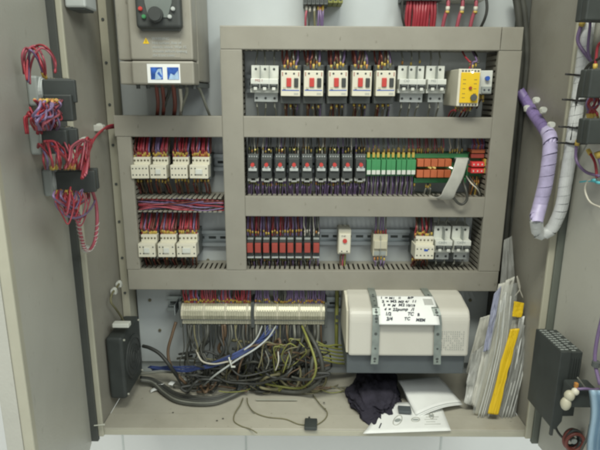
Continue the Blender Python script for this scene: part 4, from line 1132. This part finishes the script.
# earth wires
gy = ['greeny', 'greeny', 'ferr']
r = empty('earth_wire', at(336.5, 320, -.03), 'upright green yellow earth wire between terminal strip and white unit', 'earth wire')
L0 = Vector(r.location)
b = MB(); b.tube([at(337, 286, -.03) - L0, at(337, 300, -.036) - L0, at(336.5, 320, -.036) - L0, at(336.5, 348, -.03) - L0], .0042, 'greeny', 8); b.build('sheath', r)
b = MB(); b.box(-.003, .003, -.012, -.002, .008, .016, 'black'); b.box(-.003, .003, -.012, -.002, -.004, -.001, 'black'); b.build('black_band', r)
for k in range(6):
    y = 344 + k * 3.6
    cable('earth_lead', [at(316 + k, y - 3, -.06), at(326, y + rnd.uniform(-2, 2), -.06), at(336, y + 1, -.05), at(347, y + 2, -.03)], .0022, 'greeny', 'short green yellow lead at the foot of the upright earth wire', 'earth lead', 'green yellow leads by the white unit')

# ================================================================== DOCUMENT FOLDER, BAGS
def bag(name, A_, B_, C_, D_, m, label, cat, Y0, Y1, amp=.006, thick=.0012, seed=0, parent=None):
    """quad of photo points (top-left, top-right, bottom-right, bottom-left) leaning between the depths Y0 (top) and Y1 (bottom)"""
    a, b_, c, d = at(*A_, Y0), at(*B_, Y0), at(*C_, Y1), at(*D_, Y1)
    def fn(u, v):
        p = a.lerp(b_, u).lerp(d.lerp(c, u), v)
        q = noise.noise(Vector((u * 3 + seed, v * 5, seed * 1.7))) * amp + noise.noise(Vector((u * 8 + seed, v * 3, 3))) * amp * .5
        q += amp * .35 * abs(noise.noise(Vector((u * 14 + v * 6, v * 9 - u * 5, seed))))
        return p + Vector((q * .6, q, 0))
    b = MB(); b.sheet(fn, 22, 44, m, thick, smooth=True); o = b.build(name, parent)
    if label: tag(o, label, cat)
    return o
# documents leaning against the side wall: built as leaning thick sheets
docs = empty('document_folder', fl(500, 410), 'clear plastic folder of papers with yellow spines leaning in the corner', 'document folder')
D0 = Vector(docs.location)
def dsheet(name, tl, tr, br, bl, Yt, Yb, m, amp=.003, seed=0, thick=.0015, label=None):
    o = bag(name, tl, tr, br, bl, m, None, None, Yt, Yb, amp, thick, seed, docs); o.location = -D0
    if label: o['label'] = label
    return o
dsheet('paper_stack', (499, 284), (511, 280), (488, 412), (470, 404), -.105, -.145, 'folder', .003, 1, .004)
dsheet('paper_stack', (506, 280), (515, 276), (494, 416), (482, 412), -.112, -.150, 'folder', .003, 2, .003)
dsheet('paper_stack', (504, 296), (508, 294), (486, 416), (477, 408), -.118, -.153, 'paper', .003, 8, .002)
dsheet('paper_stack', (519, 318), (525, 316), (507, 420), (499, 418), -.140, -.157, 'paper', .004, 5, .002)
dsheet('paper_stack', (513, 320), (519, 318), (502, 418), (494, 416), -.128, -.158, 'folder', .003, 15, .002)
dsheet('paper_stack', (500, 312), (505, 310), (483, 417), (475, 414), -.124, -.160, 'card', .003, 16, .002)
dsheet('yellow_spine', (510, 329), (518.5, 328), (497, 414), (487.5, 413), -.145, -.180, 'yellow', .0012, 3, .004)
dsheet('yellow_spine', (514, 301), (523.5, 303), (521.5, 317), (512, 316), -.140, -.144, 'yellow', .001, 4, .003)
dsheet('clear_sleeve', (504, 286), (518, 282), (510, 420), (472, 413), -.132, -.166, 'poly', .004, 6, .0004)
dsheet('clear_sleeve', (519, 318), (529, 330), (514, 424), (499, 420), -.146, -.168, 'polyg', .008, 7, .0004)
for k in range(8):
    b = MB(); x = (495, 500, 505, 519, 522, 525, 528, 498)[k]; y0 = (300, 292, 296, 322, 318, 326, 334, 310)[k]
    b.tube([at(x + 6, y0, -.136) - D0, at(x + 1, 345, -.146) - D0, at(x - 8, 385, -.160) - D0, at(x - 17, 418, -.171) - D0], .0011, 'milk', 5); b.build('sleeve_edge', docs)
bag('polythene_bag', (504, 240), (512, 236), (517, 325), (496, 325), 'polyg', 'crumpled clear bag above the document folder in the corner', 'plastic bag', -.075, -.11, .006, .0006, 9)
bag('plastic_strip', (494, 294), (501, 286), (490, 350), (483, 352), 'foil', 'twisted lilac grey film strip beside the document folder', 'plastic film', -.115, -.14, .005, .0008, 10)
bag('folded_sheet', (480, 318), (494, 314), (484, 392), (466, 372), 'folder', 'pale beige folded sheet squeezed behind the lilac grey strip', 'paper sheet', -.055, -.08, .004, .0008, 12)
bag('polythene_bag', (471, 355), (486, 343), (481, 411), (464, 402), 'polyw', 'clear folded bag standing on the floor beside the white unit', 'plastic bag', -.115, -.145, .007, .0008, 14)
cable('wire_hook', [at(515, 296, -.13), at(520, 288, -.13), at(517, 276, -.128), at(519, 287, -.13), at(523, 298, -.132)], .0012, 'w_white', 'white wire hook sticking out over the document folder', 'hook')

# ================================================================== CLOTH, ENVELOPE, LEAFLET
c0 = fl(377, 402)
def cloth():
    t = bmesh.new(); bmesh.ops.create_icosphere(t, subdivisions=5, radius=1)
    for v in t.verts:
        d = v.co.copy()
        n1_ = noise.noise(d * 1.6 + Vector((3, 1, 7))); n2_ = noise.turbulence(d * 1.5, 3, False); n3_ = abs(noise.noise(Vector((d.x * 5 + d.y * 3, d.z * 4, d.y * 2))))
        rr = 1 + .22 * n1_ + .20 * (n2_ - .5) - .16 * (1 - min(1, 3.5 * n3_)) ** 1.5
        v.co = Vector((d.x * .066 * rr, d.y * .100 * rr, max(-.0, d.z) * .042 * rr + .0008 + min(0, d.z) * .001))
    for v in t.verts:   # slumps lower towards the front
        k = (v.co.y + .085) / .17
        v.co.z *= .45 + .85 * max(0, min(1, k))
        v.co.x += -.012 * (v.co.y / .085)*-1
    b = MB(); b.merge(t, 'cloth', True); o = b.build('cloth_bag'); o.location = (c0.x + .001, c0.y + .010, .0045); o.rotation_euler = (0, 0, R(4))
    tag(o, 'crumpled dark purple cloth bag lying in front of the white unit', 'cloth bag')
cloth()
# envelope : folded white pad
e = [fl(398, 381, .03), fl(437, 377, .03), fl(461, 401, .02), fl(416, 414, .012)]
env = empty('white_envelope', fl(430, 400), 'thick folded white envelope leaning on the dark cloth', 'envelope')
E0 = Vector(env.location)
for k, (dzv, nm_) in enumerate(((0, 'front_leaf'), (-.005, 'middle_leaf'), (-.010, 'rear_leaf'))):
    def ef(u, v, dzv=dzv, k=k):
        p = e[0].lerp(e[1], u).lerp(e[3].lerp(e[2], u), v)
        return p + Vector((.002 * k, -.001 * k, dzv * (1 - .7 * abs(v - 1) ** 3) + .007 * math.sin(u * math.pi) * (v) + .003 * math.sin(v * 5 + k))) - E0
    b = MB(); b.sheet(ef, 12, 12, 'paper', .0014); b.build(nm_, env)
# leaflet
lf = [fl(386, 404, .0095), fl(440, 402, .006), fl(451, 431, .0045), fl(363, 434, .0045)]
lv = empty('printed_leaflet', fl(400, 425), 'flat white leaflet with small grey drawings on the cabinet floor', 'leaflet')
V0 = Vector(lv.location)
def lf_(u, v, h=0):
    return lf[0].lerp(lf[1], u).lerp(lf[3].lerp(lf[2], u), v) + Vector((0, 0, h + .0006 + .002 * math.sin(u * 4) * (1 - v))) - V0
b = MB(); b.sheet(lf_, 16, 8, 'paper', .0003); b.build('sheet', lv)
b = MB()
for (u, v, a, c_) in ((.34, .62, .055, .16), (.58, .62, .055, .07), (.80, .5, .03, .1)):
    ring = [lf_(u + a * math.cos(t), v + c_ * math.sin(t), .0008) for t in [2 * math.pi * i / 20 for i in range(21)]]
    b.tube(ring, .0009, 'greyink', 5, smooth=False)
    b.sheet(lambda p_, q_: lf_(u + a * .8 * (2 * p_ - 1), v + c_ * .7 * (q_ - .5) * math.sqrt(max(0, 1 - (2 * p_ - 1) ** 2)), .0009), 8, 2, 'grey')
    b.build('printed_drawing', lv); b = MB()
b.tube([lf_(.14, .7, .0008), lf_(.15, .85, .0008)], .0012, 'ink', 5, smooth=False); b.build('printed_mark', lv); b = MB()
for k in range(7): b.tube([lf_(.70 + .02 * (k % 2), .30 + k * .08, .0008), lf_(.90 - .03 * (k % 3), .30 + k * .08, .0008)], .0005, 'greyink', 5, smooth=False)
b.build('printed_lines', lv)
b = MB(); b.box(-.014, .012, -.010, .010, 0, .006, 'casedark', .001); o = b.build('dark_card'); o.location = fl(405, 411, .012); o.rotation_euler = (0, 0, R(-5)); tag(o, 'small dark card between cloth, envelope and leaflet', 'card')

# ================================================================== LOOSE CABLES AT THE BOTTOM
def P(px, py, Y): return at(px, py, Y)
# cables from the strips into the heap
g = 'dark cables hanging below the terminal strips'
for k in range(52):
    px = 183 + k * 2.72 + rnd.uniform(-1, 1)
    ex = px + rnd.uniform(-14, 14); ex = 240 + (ex - 240) * .85
    big = rnd.random() < .35
    m = rnd.choice(['w_dark', 'w_dark', 'w_brown', 'w_black', 'w_dark', 'w_olive', 'w_grey']) 
    y1 = rnd.uniform(372, 386)
    pts = [P(px, 324, -.045), P(px + rnd.uniform(-1, 1), 336, -.055 + rnd.uniform(-.01, .01)), P(px + rnd.uniform(-6, 6), 350, -.06 + rnd.uniform(-.02, .02)), P((px + ex) / 2 + rnd.uniform(-8, 8), 364, -.06 + rnd.uniform(-.03, .02)), fl(ex, y1, .012), fl(ex + rnd.uniform(-20, 20), y1 + rnd.uniform(-4, 3), .006)]
    cable('hanging_cable', pts, rnd.uniform(.0020, .0042) if big else rnd.uniform(.0012, .002), m, {'w_dark': 'dark grey cable hanging below the terminal strips', 'w_grey': 'mid grey cable hanging below the terminal strips', 'w_black': 'black cable hanging below the terminal strips', 'w_olive': 'olive cable hanging below the terminal strips', 'w_brown': 'brown cable hanging below the terminal strips'}[m], 'cable', g + ', ' + m[2:])
# heap: cables lying behind in slack, uneven bends
for k in range(44):
    m = rnd.choice(['w_dark', 'w_black', 'w_black', 'w_brown', 'w_olive', 'w_black', 'w_dark', 'greeny' if k % 3 == 0 else 'w_black'])
    x, y = rnd.uniform(190, 322), 392 - 44 * rnd.random() ** .8; Y = rnd.uniform(-.10, -.03)
    h = rnd.uniform(0, 6.28); pts = []
    turn = rnd.choice([-1, 1]) * rnd.uniform(.2, .9)
    for i in range(rnd.randint(5, 8)):
        p = P(x, y, Y); p = fl(x, y, .008 + .012 * rnd.random()) if p.z < .008 else p; p.y = min(p.y, -.012); pts.append(p)
        h += turn * rnd.uniform(.2, 1.5); L = rnd.uniform(7, 17)
        x += math.cos(h) * L * 1.25; y += math.sin(h) * L * .62; Y = min(-.015, max(-.125, Y + rnd.uniform(-.02, .02)))
        
        if not 182 < x < 326: h = math.pi - h; x = min(328, max(180, x)) + rnd.uniform(-3, 3)
        if not 342 < y < 391: h = -h; y = min(392, max(341, y)) + rnd.uniform(-2, 1)
    cable('looped_cable', pts, rnd.uniform(.0012, .0032) if m != 'greeny' else .0013, m, {'w_dark': 'dark grey cable looped in the tangle below the strips', 'w_black': 'black cable looped in the tangle below the strips', 'w_olive': 'olive cable looped in the tangle below the strips', 'w_brown': 'brown cable looped in the tangle below the strips', 'greeny': 'green yellow wire looped in the tangle below the strips'}[m], 'cable', 'looped cables in the tangle, ' + m.replace('w_', '').replace('greeny', 'green yellow'))
# thick black cables sweeping from the fan to the heap
for k in range(5):
    o = k * 2.2
    pts = [fl(140, 377 + k, .02), fl(152, 379 + o * .5, .014), fl(163, 385 + o, .008), fl(176, 393 + o, .006 + .002 * (k % 2)), fl(195, 397 + o * .9, .006), fl(215, 397 + o * .8, .006), fl(232, 392 + o * .6, .008), fl(246, 386 + o * .4, .012)]
    cable('floor_cable', pts, .0034 - .0003 * k, ['w_dark', 'w_black', 'w_dark', 'w_grey', 'w_dark'][k], 'thick cable sweeping over the floor, %s from the back' % nm[k], 'cable', 'thick cables sweeping over the cabinet floor')
cable('black_hose', [P(143, 346, -.05), P(150, 348, -.06), P(160, 354, -.07), P(170, 366, -.08), fl(181, 382, .018), fl(188, 392, .012)], .0040, 'w_black', 'stiff black cable slanting from the fan down to the floor')
cable('black_hose', [P(176, 322, -.035), P(172, 335, -.045), P(168, 352, -.055), P(172, 368, -.065), fl(186, 384, .014)], .0034, 'w_brown', 'brown black cable curving down from the bare rail end')
cable('black_hose', [P(192, 325, -.045), P(190, 340, -.05), P(187, 352, -.055), P(190, 366, -.06), fl(205, 380, .015)], .0026, 'w_dark', 'thin dark cable dropping from the start of the terminal strip')
cable('grey_cable', [P(140, 374, -.06), P(160, 372, -.055), P(185, 373, -.05), P(205, 372, -.05)], .0024, 'w_grey', 'light grey cable lying level behind the fan')
# blue cables
for k in range(6):
    j = lambda: rnd.uniform(-2.5, 2.5)
    pts = [P(148 + k, 368 + j(), -.045), P(170, 368 + j(), -.06), P(190, 369 + j(), -.085), P(212, 365 + j(), -.105), P(232, 357 + j(), -.108), P(252, 346 + j(), -.09), P(262 + k * 2, 336 + j(), -.06), P(268 + k * 2, 325, -.045)]
    cable('blue_wire', pts, .0015, 'w_blue', 'blue wire in the slanting bunch below the strips', 'wire', 'blue wires slanting below the terminal strips')
cable('white_cable', [P(276, 326, -.05), P(268, 338, -.095), P(255, 349, -.115), P(240, 358, -.12), P(228, 366, -.125), P(214, 376, -.12), fl(203, 386, .02)], .0019, 'lgrey', 'pale grey cable slanting with the blue wires')
cable('white_cable', [P(262, 326, -.05), P(258, 336, -.08), P(252, 344, -.10), P(244, 350, -.11)], .0016, 'lgrey', 'short pale wire joining the blue wires from the strip')
cable('white_cable', [P(196, 350, -.07), P(202, 361, -.10), P(214, 364, -.112), P(226, 362, -.118), P(232, 361, -.118)], .0019, 'w_white', 'curved off white cable sagging above the blue wires')
b = MB(); b.tube([(0.0, 0, .011), (.003, -.002, 0), (.005, 0, -.010)], .0018, 'white', 6); b.box(.004, .013, -.002, .001, -.012, -.009, 'white', .0005)
o = b.build('cable_tie'); o.location = P(229, 362, -.128); tag(o, 'white cable tie around the blue wires', 'cable tie')
# green-yellow
cable('earth_cable', [P(302, 326, -.05), P(308, 340, -.09), P(314, 356, -.11), P(316, 370, -.12), P(311, 381, -.12), fl(300, 388, .02), fl(284, 387, .02), fl(265, 384, .022)], .0026, 'greeny', 'long green yellow earth cable curving down to the floor')
cable('dark_hose', [P(305, 327, -.045), P(314, 342, -.08), P(321, 358, -.10), P(322, 374, -.11), P(314, 386, -.115), fl(300, 392, .012), fl(280, 391, .010), fl(262, 387, .012)], .0048, 'w_dark', 'thick dark cable curving alongside the long earth cable')
for k in range(8):
    x, y = rnd.uniform(276, 306), rnd.uniform(339, 350)
    cable('bare_lead', [P(x, y, -.11), P(x - rnd.uniform(4, 12), y + rnd.uniform(-3, 3), -.115), P(x - rnd.uniform(8, 16), y + rnd.uniform(4, 12), -.105), P(x - rnd.uniform(2, 14), y + rnd.uniform(14, 28), -.09)], .0013, rnd.choice(['greeny', 'greeny', 'w_olive']), 'thin yellowish wire end sticking out of the tangle', 'wire', 'thin yellowish wire ends in the tangle')
for k in range(5):
    x, y = 260 + k * 7 + rnd.uniform(-2, 2), rnd.uniform(362, 376)
    cable('pale_lead', [P(x, y, -.12), P(x + 3, y - 9, -.12), P(x + rnd.uniform(-2, 8), y - 19, -.11)], .0013, ['w_olive', 'w_grey', 'w_white', 'greeny', 'w_grey'][k], 'stiff pale wire standing in the tangle, %s along' % nm[k], 'wire', 'stiff pale wires standing in the tangle')
# fan connectors dark plugs in the heap
for k, (px, py) in enumerate(((243, 378), (252, 388), (272, 384), (238, 391), (262, 391))):
    b = MB(); b.box(-.009, .009, -.006, .006, 0, .014, 'blacks', .002); b.box(-.005, .005, -.008, -.006, .003, .010, 'dgrey', .0005); o = b.build('plug'); o.location = fl(px, py, .008); o.rotation_euler = (R(10 * k), R(14 * k - 20), R(40 * k)); tag(o, 'small black plug in the tangle of cables, %s towards the front' % nm[k], 'plug', 'small black plugs in the tangle')
for k in range(6):
    x0 = 250 + k * 16
    cable('trailing_lead', [fl(x0, 386, .02), fl(x0 + rnd.uniform(10, 18), 391 + rnd.uniform(-1, 3), .006), fl(x0 + rnd.uniform(28, 40), 391 + rnd.uniform(-3, 3), .004), fl(x0 + 56, 388 + rnd.uniform(-4, 5), .004)], .0010, ['w_olive', 'w_brown', 'w_olive', 'w_grey', 'greeny', 'w_olive'][k], 'thin lead trailing along the floor from the tangle, %s towards the cloth' % nm[k], 'wire', 'thin leads trailing from the tangle')
# thin cord loop with black tag
cable('thin_cord', [fl(247, 398, .005), fl(248, 404, .0055), fl(254, 412, .0055), fl(267, 417, .0055), fl(285, 419, .0055), fl(298, 424, .0055), fl(308, 425, .006), fl(316, 425, .006), fl(325, 419, .0055), fl(327, 412, .0055), fl(320, 404, .0055), fl(313, 395, .004)], .0011, 'w_olive', 'thin olive cord looping to the black tag on the floor')
cable('thin_cord', [fl(243, 398, .004), fl(240, 405, .0052), fl(235, 413, .0052), fl(234, 421, .0052), fl(241, 426, .0052), fl(250, 429, .0052), fl(257, 433, .0055)], .0011, 'w_olive', 'thin olive cord ending free near the front edge')
cable('thin_cord', [fl(314, 391, .006), fl(326, 389, .004), fl(340, 387, .004), fl(347, 391, .004), fl(350, 398, .004)], .0009, 'w_olive', 'thin olive cord running behind the cloth bag')
b = MB(); b.box(-.0125, .0125, -.020, .012, 0, .007, 'blacks', .0018); b.tube([(-.003, .010, .004), (-.004, .018, .004)], .002, 'black', 8, smooth=False)
o = b.build('black_tag'); p = fl(311, 429, .0045); o.location = (p.x, max(p.y, YF + .0135), .0042); o.rotation_euler = (0, 0, R(-3)); tag(o, 'black plastic tag at the front edge of the cabinet floor', 'tag')
# white scraps
for k, (px, py) in enumerate(((154, 390), (172, 383), (186, 379), (160, 383))):
    b = MB(); b.sheet(lambda u, v: Vector(((u - .5) * .017, (v - .5) * .011, .002 * math.sin(u * 3 + k))), 5, 4, 'paper', .0008)
    o = b.build('paper_scrap'); o.location = fl(px, py, .012 if k else .004); o.rotation_euler = (R(6 * k), R(-8), R(25 + 50 * k)); tag(o, 'small white scrap near the fan, %s' % ['lying alone on the bare floor', 'leaning on the stiff black cable', 'furthest from the fan among the cables', 'between two thick cables'][k], 'paper scrap', 'small white scraps by the fan')
for k, (px, py) in enumerate(((217, 421), (223, 419), (173, 413), (324, 403), (325, 409))):
    b = MB(); b.ball((0, 0, .001), .0016, 'w_dark', (1.4, 1, .6)); o = b.build('debris_crumb'); o.location = fl(px, py, .004); tag(o, 'dark crumb on the bare cabinet floor', 'crumb', 'dark crumbs on the cabinet floor')
# hinge pin at the lip of the left door
b = MB(); b.cyl((0, 0, 0), .0012, .018, (1, .2, 0), 'metal_and_glint', 8); b.cyl((.009, .002, 0), .002, .003, (1, .2, 0), 'metal_and_glint', 8)
o = b.build('hinge_pin'); o.location = at(99, 425, YF - .015); tag(o, 'small metal pin at the foot of the cabinet lip', 'pin')
for o in bpy.data.objects:
    for k in ('_s', '_sz'):
        if k in o: del o[k]
